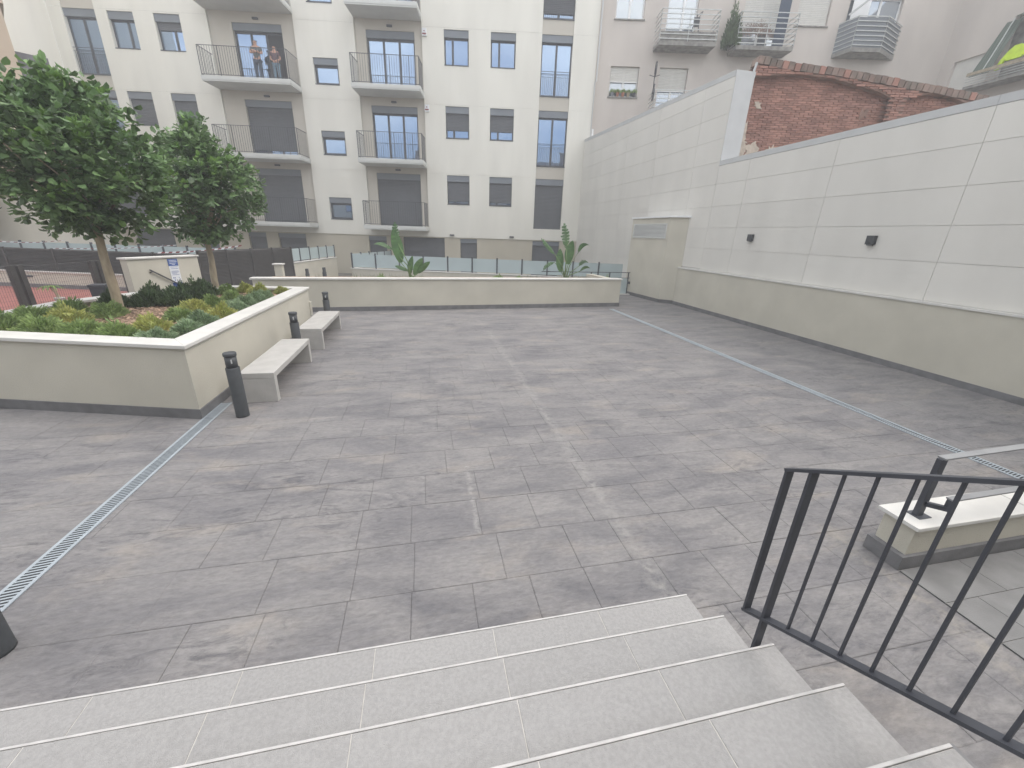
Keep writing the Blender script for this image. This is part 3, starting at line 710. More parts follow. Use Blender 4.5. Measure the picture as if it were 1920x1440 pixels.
# sign wall
LnS, aS = line_frame((-7.58, 12.76), (-6.73, 14.62))
sw = empty('sign_wall', (-7.58, 12.76, 0), aS, 'short beige wall with white coping carrying the blue and white notice', 'wall')
MB().box(0.04, LnS - .03, -.0, .22, 0, 1.41).build('wall', 'wall_render', sw); MB().box(0, LnS, -.04, .26, 1.41, 1.45).build('coping', 'coping', sw, bevel=.004)
MB().bar((.52, -.05, 1.12), (1.25, -.05, .65), .03, .03).box(.54, .57, -.05, 0, 1.04, 1.07).build('handrail', 'dark_metal', sw)
sg = empty('notice_board', (-7.58, 12.76, 0), aS, 'tall notice with blue top and bottom and white middle on the beige wall', 'sign')
MB().box(1.085, 1.365, -.016, -.006, 1.18, 1.375).build('blue_header', 'blue', sg); MB().box(1.085, 1.365, -.016, -.006, .72, 1.18).build('white_panel', 'sign_white', sg); MB().box(1.085, 1.365, -.016, -.006, .42, .72).build('blue_footer', 'blue', sg)
tx = MB()
for z, a, b in ((1.33, 1.12, 1.33), (1.29, 1.12, 1.34), (1.25, 1.12, 1.31), (1.215, 1.18, 1.27)): tx.box(a, b, -.018, -.0165, z, z + .012)
tx.build('header_lettering', 'sign_white', sg)
tx = MB()
for z, a, b in ((1.145, 1.12, 1.33), (1.10, 1.12, 1.34), (1.03, 1.12, 1.33), (1.0, 1.12, 1.34), (.97, 1.12, 1.28), (.93, 1.12, 1.33)): tx.box(a, b, -.018, -.0165, z, z + .010)
tx.box(1.13, 1.15, -.018, -.0165, .83, .87).box(1.17, 1.19, -.018, -.0165, .83, .87).box(1.29, 1.31, -.018, -.0165, .84, .86).box(1.15, 1.19, -.018, -.0165, .77, .80)
tx.build('lettering', 'blue', sg)
# wire mesh fence
LnM, aM = line_frame((-9.6, 8.4), (-8.28, 14.2))
mf = empty('mesh_fence', (-9.6, 8.4, 0), aM, 'low wire mesh fence with paired dark timber posts at left behind the planter', 'fence')
for s_ in (3.05, 4.85, 5.72):
    for d_ in (-.10, .06): MB().box(s_ + d_, s_ + d_ + .10, -.05, .05, 0, 1.35).build('post', 'louvre', mf)
for z in (1.32, .06): MB().tube([(0, .0, z), (LnM, .0, z)], .008, 6).build('rail', 'wire', mf)
wm = MB(); x = 0
while x < LnM: wm.box(x - .0018, x + .0018, -.0018, .0018, .06, 1.32); x += .05
z = .1
while z < 1.3: wm.box(0, LnM, -.0035, -.002, z - .0015, z + .0015); z += .1
wm.build('wire_mesh', 'wire', mf, kind='stuff')
# bin, palm
t = empty('litter_bin', (-7.92, 12.15, 0), .2, 'dark rectangular litter bin beyond the planter near the mesh fence', 'bin')
MB().add([(-.12, -.12, .05), (.12, -.12, .05), (.12, .12, .05), (-.12, .12, .05), (-.15, -.15, .80), (.15, -.15, .80), (.15, .15, .80), (-.15, .15, .80)], [(0, 3, 2, 1), (4, 5, 6, 7), (0, 1, 5, 4), (1, 2, 6, 5), (2, 3, 7, 6), (3, 0, 4, 7)]).build('body', 'dark_metal', t, bevel=.01)
MB().box(-.165, .165, -.165, .165, .80, .86).build('rim', 'dark_metal', t, bevel=.006); MB().box(-.08, .08, -.08, .08, 0, .05).build('foot', 'dark_metal', t)
t = empty('potted_palm', (-10.6, 14.6, 0), 0, 'small potted palm with a leaning trunk on the red court', 'potted plant')
MB().tube([(0, 0, 0), (0, 0, .16), (0, 0, .17)], [.09, .13, .11], 16).build('pot', 'concrete', t); MB().tube([(0, 0, .15), (-.05, 0, .32), (-.14, 0, .48)], [.045, .035, .03], 8).build('trunk', 'bark', t)
v, f = [], []
for i in range(11):
    a = i * 2.399; o0 = len(v); pr = Vector((-.14, 0, .48)); wv = Vector((-math.sin(a), math.cos(a), 0)) * .03
    for j in range(5):
        u = j / 4; c_ = pr + Vector((math.cos(a) * .34 * u, math.sin(a) * .34 * u, .16 * u - .26 * u * u)); w_ = wv * math.sin(math.pi * (u * .9 + .08)); v += [tuple(c_ - w_), tuple(c_ + w_)]
    f += [(o0 + 2 * j, o0 + 2 * j + 1, o0 + 2 * j + 3, o0 + 2 * j + 2) for j in range(4)]
raw(v, f, 'frond', 'leaf_new', t)
# barrier tapes
def tape(pts, label, w=.05):
    t = empty('barrier_tape', pts[0], 0, label, 'barrier tape', 'striped barrier tapes'); P = [Vector(p) - Vector(pts[0]) for p in pts]
    a, b = MB(), MB(); n = 0
    for p, q_ in zip(P, P[1:]):
        k = max(2, int((q_ - p).length / .11))
        for i in range(k):
            c0 = p.lerp(q_, i / k); c1 = p.lerp(q_, (i + 1) / k); sag = lambda u: -.06 * math.sin(math.pi * u)
            c0 = c0 + Vector((0, 0, sag(i / k))); c1 = c1 + Vector((0, 0, sag((i + 1) / k)))
            (a if n % 2 else b).quad(c0 + Vector((-.02, 0, -w / 2)), c1 + Vector((-.02, 0, -w / 2)), c1 + Vector((.02, 0, w / 2)), c0 + Vector((.02, 0, w / 2))); n += 1
    a.build('red_stripe', 'red', t); b.build('white_stripe', 'sign_white', t)
tape([(-8.98, 16.9, 1.36), (-6.32, 16.9, 1.66)], 'red and white barrier tape strung above the slatted fence by the second tree')
tape([(-14.9, 18.7, 1.54), (-12.8, 18.7, 1.62)], 'striped tape at the far left above the slatted fence', .022)
tape([(-13.2, 18.6, 1.34), (-9.1, 18.4, 1.56)], 'thin striped tape strung along the glass behind the nearer tree', .022)

# ================================================================== RIGHT BOUNDARY WALL
rw = empty('boundary_wall', (9.5, 6, 0), 0, 'tall panel clad wall with beige lower part running along the right side', 'wall')
top_z = lambda y: 7.19 + (y - 12.96) * .0345
MB().prism([(.014, -12), (.62, -12), (.62, 6.96), (.014, 6.96)], 0, 4.60).build('core', 'wall_joint', rw)
MB().prism([(.014, 6.97), (.62, 6.97), (.62, 19.4), (.014, 19.4)], -.2, lambda p: top_z(p[1] + 6) - .12).build('core', 'wall_joint', rw)
ys = [-6, -4.9, -2.15, .6, 3.35, 6.1, 8.85, 11.6, 12.96]; ys2 = [12.96, 14.35, 17.1, 19.85, 22.6, 25.42]
zl = [1.385, 2.095, 2.745, 3.405, 4.07, 4.62]; G = .0035
for a, b in zip(ys, ys[1:]):
    for c, d in zip(zl, zl[1:]): MB().box(0, .012, a - 6 + G, b - 6 - G, c + G, d - G).build('panel', 'panel', rw)
for a, b in zip(ys2, ys2[1:]):
    lv = [.1, .76, 1.43, 2.095, 2.745, 3.405, 4.07, 4.74, 5.41, 6.08, 6.72]
    if a < 14: lv = lv[2:]
    for c, d in zip(lv, lv[1:]): MB().box(0, .012, a - 6 + G, b - 6 - G, c + G, d - G).build('panel', 'panel', rw)
    MB().prism([(0, a - 6 + G), (.012, a - 6 + G), (.012, b - 6 - G), (0, b - 6 - G)], 6.72 + G, lambda p: top_z(p[1] + 6) - .15).build('panel', 'panel', rw)
for a, b in zip(ys, ys[1:]): MB().box(-.006, .66, a - 6 + .002, b - 6 - .002, 4.623, 4.765).build('cap', 'cap_metal', rw)
MB().prism([(-.006, 6.955), (.66, 6.955), (.66, 19.42), (-.006, 19.42)], lambda p: top_z(p[1] + 6) - .145, lambda p: top_z(p[1] + 6)).build('cap', 'cap_metal', rw)
MB().box(.0, .64, 6.945, 6.958, 4.77, 7.05).build('return_panel', 'cap_metal', rw)
MB().box(-.10, -.002, -12, 8.1, .12, 1.335).build('base_wall', 'wall_render', rw)
MB().box(-.115, -.002, -12, 8.1, 0, .12).build('plinth', 'plinth', rw)
y = -12.0
while y < 8.1: MB().box(-.125, -.001, y + .002, min(y + 1.5, 8.1) - .002, 1.336, 1.382).build('coping', 'coping', rw, bevel=.004); y += 1.5
def wall_lamp(y, label):
    t = empty('wall_lamp', (9.5, y, 2.46), 0, label, 'wall lamp', 'square wall lamps on the right wall')
    MB().box(-.10, -.001, -.08, .08, -.085, .095).build('housing', 'bollard', t, bevel=.004); MB().box(-.085, -.015, -.05, .05, -.105, -.086).build('lens', 'frame_metal', t)
wall_lamp(10.87, 'small square dark wall lamp on the right wall, farther one'); wall_lamp(7.4, 'small square dark wall lamp on the right wall, nearer one')
vsh = empty('ventilation_shaft', (9.0, 14.45, 0), 0, 'narrow beige shaft with a louvred vent standing against the right wall', 'ventilation shaft')
base = [(0, 0), (.495, -.40), (.495, 2.5), (-.20, 2.5)]
MB().prism(base, .13, 3.10).build('shaft', 'wall_render', vsh)
MB().prism([(-.01, -.015), (.495, -.42), (.495, 2.52), (-.215, 2.52)], 0, .13).build('plinth', 'plinth', vsh)
MB().prism([(-.06, -.06), (.495, -.50), (.495, 2.55), (-.24, 2.55)], 3.10, 3.16).build('coping', 'white_trim', vsh)
def lp(u, y): return -.08 * y + u   # left face x at y
vf = MB()
for y0, y1, z0, z1 in ((.14, 2.36, 2.86, 2.90), (.14, 2.36, 2.36, 2.40), (.14, .19, 2.40, 2.86), (2.31, 2.36, 2.40, 2.86)):
    vf.prism([(lp(-.03, y0), y0), (lp(0, y0), y0), (lp(0, y1), y1), (lp(-.03, y1), y1)], z0, z1)
vf.build('vent_frame', 'slab', vsh)
MB().prism([(lp(-.006, .19), .19), (lp(0, .19), .19), (lp(0, 2.31), 2.31), (lp(-.006, 2.31), 2.31)], 2.40, 2.86).build('vent_void', 'frame_metal', vsh)
for i in range(10):
    z = 2.405 + i * .046; m_ = MB()
    m_.add([(lp(-.030, .19), .19, z), (lp(-.030, 2.31), 2.31, z), (lp(-.007, 2.31), 2.31, z + .034), (lp(-.007, .19), .19, z + .034), (lp(-.030, .19), .19, z + .004), (lp(-.030, 2.31), 2.31, z + .004), (lp(-.007, 2.31), 2.31, z + .038), (lp(-.007, .19), .19, z + .038)],
           [(0, 3, 2, 1), (4, 5, 6, 7), (0, 1, 5, 4), (1, 2, 6, 5), (2, 3, 7, 6), (3, 0, 4, 7)])
    m_.build('slat', 'slab', vsh)

# ================================================================== MAIN APARTMENT BLOCK
FA = -R(9.766)
fb = empty('apartment_building', (9.5, 25.4, 0), FA, 'long cream apartment building with grey shutters and projecting balconies', 'building')
def FW(s, y, z):  # facade local to world
    return (9.5 + s * math.cos(FA) - y * math.sin(FA), 25.4 + s * math.sin(FA) + y * math.cos(FA), z)
ROWT = [12.39, 8.935, 5.475]
holes = []   # s0,s1,z0,z1
wins = []
for zt in [15.85] + ROWT:
    for a, b in ((-8.0, -6.68), (-5.5, -4.15), (-25.1, -23.82), (-22.82, -21.52)): holes.append((a, b, zt - 1.56, zt)); wins.append((a, b, zt - 1.56, zt))
smalls = [(-15.0, -13.7, z0, z0 + 1.19) for z0 in (13.22, 9.68, 6.29, 2.87)]
holes += smalls
TALL = [(-2.755, -1.065), (-27.3, -25.68)]
for a, b in TALL: holes.append((a, b, 2.69, 17.5))
BAYS = [(-20.15, -15.8), (-12.69, -9.16)]
for a, b in BAYS: holes.append((a, b, 2.37, 17.5))
S0, S1 = -28.0, .27
grooves = [5.53, 8.985, 12.45]
def wallgrid(s0, s1, z0, z1, holes, y, mb, grooves=()):
    xs = sorted({s0, s1, *[h[i] for h in holes for i in (0, 1) if s0 < h[i] < s1]})
    zs = {z0, z1, *[h[i] for h in holes for i in (2, 3) if z0 < h[i] < z1]}
    for g_ in grooves: zs |= {g_ - .009, g_ + .009}
    zs = sorted(zs)
    for a, b in zip(xs, xs[1:]):
        for c, d in zip(zs, zs[1:]):
            m_, n_ = (a + b) / 2, (c + d) / 2
            if any(h[0] < m_ < h[1] and h[2] < n_ < h[3] for h in holes): continue
            yy = y
            if any(g_ - .008 < n_ < g_ + .008 for g_ in grooves): yy = y + .007
            mb.quad((a, yy, c), (b, yy, c), (b, yy, d), (a, yy, d))
def reveal(mb, h, y0, y1):
    a, b, c, d = h
    mb.quad((a, y0, c), (a, y1, c), (a, y1, d), (a, y0, d)); mb.quad((b, y0, c), (b, y1, c), (b, y1, d), (b, y0, d))
    mb.quad((a, y0, c), (b, y0, c), (b, y1, c), (a, y1, c)); mb.quad((a, y0, d), (b, y0, d), (b, y1, d), (a, y1, d))
w = MB(); wallgrid(S0, S1, 2.03, 17.5, holes, 0, w, grooves)
for h in holes: reveal(w, h, 0, .34)
w.quad((S1, 0, -.3), (S1, 9, -.3), (S1, 9, 17.5), (S1, 0, 17.5)); w.quad((S0, 0, 17.5), (S1, 0, 17.5), (S1, 9, 17.5), (S0, 9, 17.5)); w.quad((S0, 0, 2.03), (S1, 0, 2.03), (S1, .06, 2.03), (S0, .06, 2.03))
w.build('wall', 'white_render', fb)
MB().box(S0, S1, 8.9, 9, -.3, 17.4).build('rear_wall', 'white_render', fb)
MB().box(S0 + .1, S1 - .1, .36, .40, -.3, 17.4).build('inner_wall', 'dark_int', fb)
gfh = [(-2.76, -1.07), (-7.27, -6.23), (-10.78, -8.24), (-12.88, -11.8), (-18.32, -16.68), (-20.1, -19.05), (-23.0, -21.95), (-26.8, -24.5)]
gh = [(a, b, -.1, 1.97) for a, b in gfh]
w = MB(); wallgrid(S0, S1, -.3, 2.029, gh, .06, w)
for h in gh: reveal(w, h, .06, .34)
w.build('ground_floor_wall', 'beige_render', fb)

def shutter(parent, a, b, z0, z1, y, m='shutter'):
    mb = MB(); z = z0; p = .075
    while z < z1 - .001:
        t = min(z + p, z1); mb.quad((a, y, z), (b, y, z), (b, y - .012, (z + t) / 2), (a, y - .012, (z + t) / 2)); mb.quad((a, y - .012, (z + t) / 2), (b, y - .012, (z + t) / 2), (b, y, t - .004), (a, y, t - .004))
        mb.quad((a, y, t - .004), (b, y, t - .004), (b, y + .01, t), (a, y + .01, t)); z = t
    return mb.build('roller_shutter', m, parent)
def window(h, splits, frac, box=.33, rail=0, yb=.0, ft=.07, dark=None, sub=True, fm='frame_metal'):
    a, b, c, d = h; y = .18 + yb; ztop = d - box
    f_ = MB(); f_.box(a, a + ft, y, y + .06, c, ztop); f_.box(b - ft, b, y, y + .06, c, ztop); f_.box(a + ft, b - ft, y, y + .06, c, c + ft); f_.box(a + ft, b - ft, y, y + .06, ztop - ft, ztop)
    for s_ in splits: x = a + (b - a) * s_; f_.box(x - .055, x + .055, y - .004, y + .056, c + ft, ztop - ft)
    f_.box(a - .0, b + .0, .0 + yb - .02, y, c - .03, c + .012)
    wi = f_.build('window', fm, fb)
    edges = [0] + list(splits) + [1]
    if frac < .97:
        for i, (u, v_) in enumerate(zip(edges, edges[1:])):
            o = MB().quad((a + (b - a) * u, y + .03, c), (a + (b - a) * v_, y + .03, c), (a + (b - a) * v_, y + .03, ztop), (a + (b - a) * u, y + .03, ztop)).build('pane', 'dark_int' if dark == i else 'glass', wi)  # dark index: open leaf without glass, sheet painted as the unlit room behind
    if box: MB().box(a + .001, b - .001, .05 + yb, y + .05, ztop, d - .001).build('shutter_box', 'shutter_box', wi)
    if frac > 0: shutter(wi, a + .02, b - .02, ztop - (ztop - c - .02) * frac, ztop, y - .035)
    if rail:
        r_ = MB(); zt = c + rail; r_.box(a, b, .03 + yb, .06 + yb, zt - .02, zt); r_.box(a, b, .035 + yb, .055 + yb, zt - .17, zt - .155); r_.box(a, b, .035 + yb, .055 + yb, c + .04, c + .055)
        x = a + .06
        while x < b: r_.box(x - .007, x + .007, .038 + yb, .052 + yb, c + .04, zt - .155); x += .105
        r_.build('railing', 'frame_metal', wi)
    return wi
fr = {(0, 0): 0, (0, 1): 0, (1, 0): .68, (1, 1): .66, (2, 0): .86, (2, 1): .86}
for r_i, zt in enumerate([15.85] + ROWT):
    for ci, (a, b, f_) in enumerate(((-8.0, -6.68, [0, 0, .68, .88]), (-5.5, -4.15, [0, 0, .66, .88]), (-25.1, -23.82, [0, 0, 1, 1]), (-22.82, -21.52, [0, .28, 1, 1]))):
        window((a, b, zt - 1.56, zt), [.34] if ci < 2 else [.64], f_[r_i])
for i, h in enumerate(smalls): window(h, [], 0, box=.30, yb=.0, ft=.11)
for a, b in TALL:
    for j, zt in enumerate([15.9, 12.43, 8.945, 5.475]):
        z0 = zt - 2.80
        window((a, b, z0, zt), [.5], 1 if zt < 6 else (.9 if j == 0 else 0), rail=1.17 if zt > 6 else 0, yb=.03)
        if j: MB().box(a, b, .05, .34, zt, zt + .655).build('spandrel', 'bay_render', fb)
for (a, b, c, d) in gh: window((a, b, c, d), [], 1, box=0 if b - a > 2 else .25, yb=.06)
# bays
for bi, (a, b) in enumerate(BAYS):
    da, db = (-19.0, -16.47) if bi == 0 else (-12.12, -9.57)
    zt = [15.69, 12.235, 8.83, 5.47]; fl = [12.93, 9.47, 6.03, 2.59]
    dh = [(da, db, fl[i], zt[i]) for i in range(4)]
    w = MB(); wallgrid(a, b, 2.37, 17.5, dh, .10, w)
    for h in dh: reveal(w, h, .10, .34)
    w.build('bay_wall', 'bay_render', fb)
    for i, h in enumerate(dh):
        frac = [[0, 0, .86, 1], [0, 0, 0, 1]][bi][i]
        window(h, [.34, .67] if bi else [.33, .64], frac, box=.33, yb=.10, ft=.09, dark=2 if (bi == 0 and i == 1) else None)
        z = fl[i]
        sl = MB().box(a - (.10 if bi == 0 else .02), b + .02, -1.30, -.002, z - .17, z).box(a - (.08 if bi == 0 else 0), b, -1.28, .098, z - .235, z - .171).build('balcony', 'slab', fb)
        x0, x1 = a - (.06 if bi == 0 else -.03), b - .03; zr = z + 1.28
        rl = MB(); yf = -1.24
        for zz in (zr, z + .06): rl.box(x0, x1, yf - .012, yf + .012, zz - .012, zz + .012); rl.box(x0 - .012, x0 + .012, yf, -.02, zz - .012, zz + .012); rl.box(x1 - .012, x1 + .012, yf, -.02, zz - .012, zz + .012)
        n = int((x1 - x0) / .12)
        for k in range(n + 1):
            x = x0 + (x1 - x0) * k / n; wdt = .014 if k % 8 == 0 or k == n else .006
            rl.box(x - wdt, x + wdt, yf - wdt, yf + wdt, z if wdt > .01 else z + .06, zr)
        for k in range(1, 10):
            y = yf + (-.02 - yf) * k / 10
            for x in (x0, x1): rl.box(x - .006, x + .006, y - .006, y + .006, z + .06, zr)
        rl.build('railing', 'dark_metal', sl)
        MB().box((da + db) / 2 - .14, (da + db) / 2 + .14, .0, .099, zt[i] + .14, zt[i] + .22).build('ceiling_lamp', 'frame_metal', fb)
for s_ in (-7.9, -4.22): MB().box(s_, s_ + .27, -.10, -.001, 2.13, 2.21).build('wall_lamp', 'dark_metal', fb)
# alarm boxes
for s_, z, lb in ((-9.02, 12.2, 'small white alarm box with red lettering beside the top middle balcony'), (-9.02, 8.78, 'small white alarm box with red lettering beside the second middle balcony')):
    t = empty('alarm_box', FW(s_, 0, z), FA, lb, 'alarm box', 'alarm boxes on the cream facade')
    MB().box(-.12, .12, -.08, -.001, -.17, .17).build('case', 'sign_white', t, bevel=.01); MB().box(-.10, .10, -.083, -.0805, -.11, -.04).box(-.03, .03, -.083, -.0805, .02, .07).build('red_mark', 'red', t)
# adjoining wing and rear bits at the left
wg = empty('building_wing', FW(S0, 0, 0), FA, 'plain cream wing of the flats projecting forward at the far left', 'building')
MB().box(-8, -.004, -9, .0, -.3, 17.5).build('wall', 'white_render', wg); MB().box(-8.1, .03, -9.1, .02, 17.5, 17.7).build('roof_edge', 'slab', wg)
tb = empty('tan_building', (-13.9, 20.9, 0), R(37), 'tan rendered building corner at the upper left edge', 'building')
MB().box(-9, -.0, 0, 5, 4.0, 9.25).build('wall', 'tan', tb); MB().box(-9, .10, -.08, 5, 9.25, 9.42).build('roof_edge', 'tan', tb)
MB().box(-9, .82, .2, 4, 6.0, 7.95).build('terrace_block', 'dark_roof', tb); MB().box(-9, .70, .25, 4, 3.2, 6.0).build('lower_wall', 'tan', tb)

# drainpipe on the seam
t = empty('drainpipe', FW(.36, -.04, 0), FA, 'thin grey drainpipe between the cream flats and the old pink building', 'drainpipe'); MB().tube([(0, 0, 10.4), (0, 0, 17)], .045, 8).build('pipe', 'cap_metal', t); MB().tube([(-.06, 0, 7.6), (-.06, 0, 10.4)], .03, 8).build('cable_duct', 'cap_metal', t)

# ================================================================== PEOPLE ON THE BALCONY
def skin_chain(name, verts, edges, radii, m, parent, lvl=2, root=0):
    me = bpy.data.meshes.new(name); me.from_pydata(verts, edges, []); me.materials.append(M[m]); o = bpy.data.objects.new(name, me); COL.objects.link(o); o.parent = parent
    sk = o.modifiers.new('skin', 'SKIN'); sk.use_smooth_shade = True
    for i, r_ in enumerate(radii):
        sv = me.skin_vertices[0].data[i]; sv.radius = r_ if isinstance(r_, tuple) else (r_, r_); sv.use_root = (i == root)
    ss = o.modifiers.new('subsurf', 'SUBSURF'); ss.levels = lvl; ss.render_levels = lvl
    return o
def person(s, y, z, H, label, pose, shirt, trousers, face_rz, long_hair=False):
    t = empty('person', FW(s, y, z), FA + face_rz, label, 'person'); k = H / 1.75
    def P(*a): return tuple(k * v_ for v_ in a)
    # joints (facing -y)
    V = [P(0, 0, .94), P(0, 0, 1.15), P(0, .01, 1.36), P(0, 0, 1.47), P(0, -.01, 1.56), P(0, -.01, 1.66),
         P(.095, 0, .88), P(.11, -.01, .50), P(.12, .02, .08), P(.13, -.14, .03), P(-.095, 0, .88), P(-.11, -.01, .50), P(-.12, .02, .08), P(-.13, -.14, .03),
         P(.18, .01, 1.40), P(-.18, .01, 1.40)]
    E = [(0, 1), (1, 2), (2, 3), (3, 4), (4, 5), (0, 6), (6, 7), (7, 8), (8, 9), (0, 10), (10, 11), (11, 12), (12, 13), (2, 14), (2, 15)]
    Rr = [(.14, .10), (.125, .09), (.15, .10), .055, .075, .085, .085, .058, .042, .04, .085, .058, .042, .04, .06, .06]
    if pose == 'crossed': arms = [(P(.26, -.04, 1.17), P(-.05, -.20, 1.22), P(-.15, -.17, 1.25)), (P(-.26, -.04, 1.17), P(.05, -.18, 1.19), P(.14, -.16, 1.22))]
    else: arms = [(P(.25, .02, 1.12), P(.05, -.17, .97), P(.0, -.19, .93)), (P(-.25, .02, 1.12), P(-.05, -.17, .97), P(.0, -.20, .95))]
    arm_ix = []
    for j, ar in zip((14, 15), arms):
        prev = j
        for p_, r_ in zip(ar, (.044, .034, .03)): V.append(p_); Rr.append(r_); E.append((prev, len(V) - 1)); prev = len(V) - 1; arm_ix.append(prev)
    # head as a rounded form joined on the neck
    Rr = [tuple(k * q_ for q_ in r_) if isinstance(r_, tuple) else k * r_ for r_ in Rr]
    skin_chain('body', V, E, Rr, 'skin', t)
    f_ = MB().tube([P(0, -.095, 1.63), P(0, -.115, 1.60)], [.010 * k, .018 * k], 6); f_.build('nose', 'skin', t)
    MB().box(-.045 * k, -.02 * k, -.098 * k, -.088 * k, 1.635 * k, 1.65 * k).box(.02 * k, .045 * k, -.098 * k, -.088 * k, 1.635 * k, 1.65 * k).box(-.025 * k, .025 * k, -.094 * k, -.086 * k, 1.555 * k, 1.565 * k).build('facial_features', 'hair', t)
    sv_ = [P(0, 0, .90), P(0, 0, 1.15), P(0, .01, 1.37), P(.19, .01, 1.39), P(-.19, .01, 1.39), tuple(Vector(P(.18, .01, 1.40)).lerp(Vector(arms[0][0]), .7)), tuple(Vector(P(-.18, .01, 1.40)).lerp(Vector(arms[1][0]), .7))]
    skin_chain('shirt', sv_, [(0, 1), (1, 2), (2, 3), (2, 4), (3, 5), (4, 6)], [tuple(k * q_ for q_ in r_) for r_ in ((.165, .125), (.15, .115), (.165, .12), (.07, .07), (.07, .07), (.062, .062), (.062, .062))], shirt, t)
    tv = [P(0, 0, .93), P(.095, 0, .85), P(.11, -.01, .50), P(.12, .02, .10), P(-.095, 0, .85), P(-.11, -.01, .50), P(-.12, .02, .10)]
    skin_chain('trousers', tv, [(0, 1), (1, 2), (2, 3), (0, 4), (4, 5), (5, 6)], [tuple(k * q_ for q_ in r_) for r_ in ((.155, .115), (.10, .10), (.075, .075), (.058, .058), (.10, .10), (.075, .075), (.058, .058))], trousers, t)
    hv = [P(0, .03, 1.68), P(0, .05, 1.62)] + ([P(0, .07, 1.50), P(0, .08, 1.38)] if long_hair else [])
    skin_chain('hair', hv, [(i, i + 1) for i in range(len(hv) - 1)], [k * r_ for r_ in ((.098, .09) if not long_hair else (.10, .105, .10, .07))], 'hair', t)
person(-17.72, -.38, 9.475, 1.95, 'man in grey t-shirt and dark trousers with folded arms on the upper left balcony', 'crossed', 'shirt_grey', 'jeans_dark', .12)
person(-16.78, -.42, 9.475, 1.72, 'woman in plum top and blue jeans with joined hands on the upper left balcony', 'joined', 'shirt_plum', 'jeans_blue', .05, True)

# ================================================================== OLD BUILDING AT RIGHT
OA = -R(12.5); OX, OY = 10.49, 25.48
ob = empty('old_apartment_building', (OX, OY, 0), OA, 'old stained pink rendered apartment building behind the right wall', 'building')
def OW(s, y, z): return (OX + s * math.cos(OA) - y * math.sin(OA), OY + s * math.sin(OA) + y * math.cos(OA), z)
oh = [(.19, 1.72, 13.34, 15.0), (.22, 1.80, 9.82, 11.25), (2.93, 4.52, 8.9, 11.26), (2.95, 4.55, 12.2, 14.9), (7.0, 9.0, 12.2, 14.9), (9.85, 11.55, 13.31, 15.1), (12.5, 15.3, 12.2, 14.6)]
w = MB(); wallgrid(-1.2, 18.9, 0, 18, oh, 0, w)
for h in oh: reveal(w, h, 0, .3)
w.quad((-1.2, 0, 18), (18.3, 0, 18), (18.3, 9, 18), (-1.2, 9, 18)); w.build('wall', 'old_render', ob)
MB().box(-1.1, 18.2, .32, .36, 0, 17.9).build('inner_wall', 'dark_int', ob)
def old_window(h, frac, split=.5, m='glass_old'):
    a, b, c, d = h; f_ = MB(); y = .16
    f_.box(a, a + .07, y, y + .06, c, d); f_.box(b - .07, b, y, y + .06, c, d); f_.box(a + .07, b - .07, y, y + .06, c, c + .07); f_.box(a + .07, b - .07, y, y + .06, d - .07, d)
    if split: x = a + (b - a) * split; f_.box(x - .06, x + .06, y - .01, y + .05, c + .07, d - .07)
    wi = f_.build('window', 'white_trim', ob); MB().quad((a, y + .03, c), (b, y + .03, c), (b, y + .03, d), (a, y + .03, d)).build('pane', m, wi)
    MB().box(a - .06, b + .06, -.06, .10, c - .06, c - .001).build('sill', 'old_slab', wi)
    if frac:
        shutter(wi, a + .03, b - .03, d - (d - c) * frac, d, y - .04, 'old_shutter')
        zb = d - (d - c) * frac; MB().box(a + .02, b - .02, y - .06, y - .02, zb - .04, zb).build('shutter_bar', 'white_trim', wi)
old_window(oh[0], 0); old_window(oh[1], .48); old_window(oh[2], .45); old_window(oh[3], 0, .55); old_window(oh[4], .7); old_window(oh[5], .97, 0); old_window(oh[6], 0, .62)
def old_balcony(plan, z, rows_, zr, m_inner=None):
    sl = MB().prism(plan, z, z + .18).build('balcony', 'old_slab', ob)
    P = plan; rl = MB()
    for k in range(rows_):
        zz = z + .28 + (zr - z - .28) * k / (rows_ - 1)
        for a, b in zip(P, P[1:]): rl.bar((a[0], a[1], zz), (b[0], b[1], zz), .03, .035)
    for a, b in zip(P, P[1:]):
        for u in ((0, 1) if (Vector(b) - Vector(a)).length < 2 else (0, .5, 1)):
            p_ = Vector(a).lerp(Vector(b), u); rl.bar((p_.x, p_.y + .03, z + .1), (p_.x, p_.y + .03, zr), .03, .03)
    rl.build('railing', 'rail_steel', sl)
    if m_inner:
        q_ = MB(); off = .05
        for a, b in zip(P, P[1:]): q_.quad((a[0], a[1] + off, z + .18), (b[0], b[1] + off, z + .18), (b[0], b[1] + off, zr - .03), (a[0], a[1] + off, zr - .03))
        q_.build('windbreak', m_inner, sl)
    return sl
old_balcony([(2.42, 0), (2.42, -.95), (5.42, -.95), (5.42, 0)], 11.93, 7, 13.46)
MB().box(2.5, 5.35, -.90, -.84, 12.11, 12.55).build('parapet', 'old_slab', ob)
old_balcony([(6.5, 0), (6.5, -.95), (9.5, -.95), (9.5, 0)], 11.85, 7, 13.44)
old_balcony([(12.2, 0), (12.55, -.95), (14.1, -.95), (15.6, 0)], 11.92, 7, 13.42, 'shutter_box')
old_balcony([(2.55, 0), (2.55, -.95), (5.3, -.95), (5.3, 0)], 8.5, 7, 9.95)
MB().box(6.4, 6.5, -.1, .3, 12, 14.9).build('pier', 'old_render', ob)
# white enclosure on balcony three
MB().box(12.6, 13.5, -.15, -.12, 12.5, 15).build('enclosure_panel', 'white_trim', ob); MB().bar((12.4, -.3, 13.7), (13.5, -.9, 14.6), .08, .08).build('awning_arm', 'cap_metal', ob)
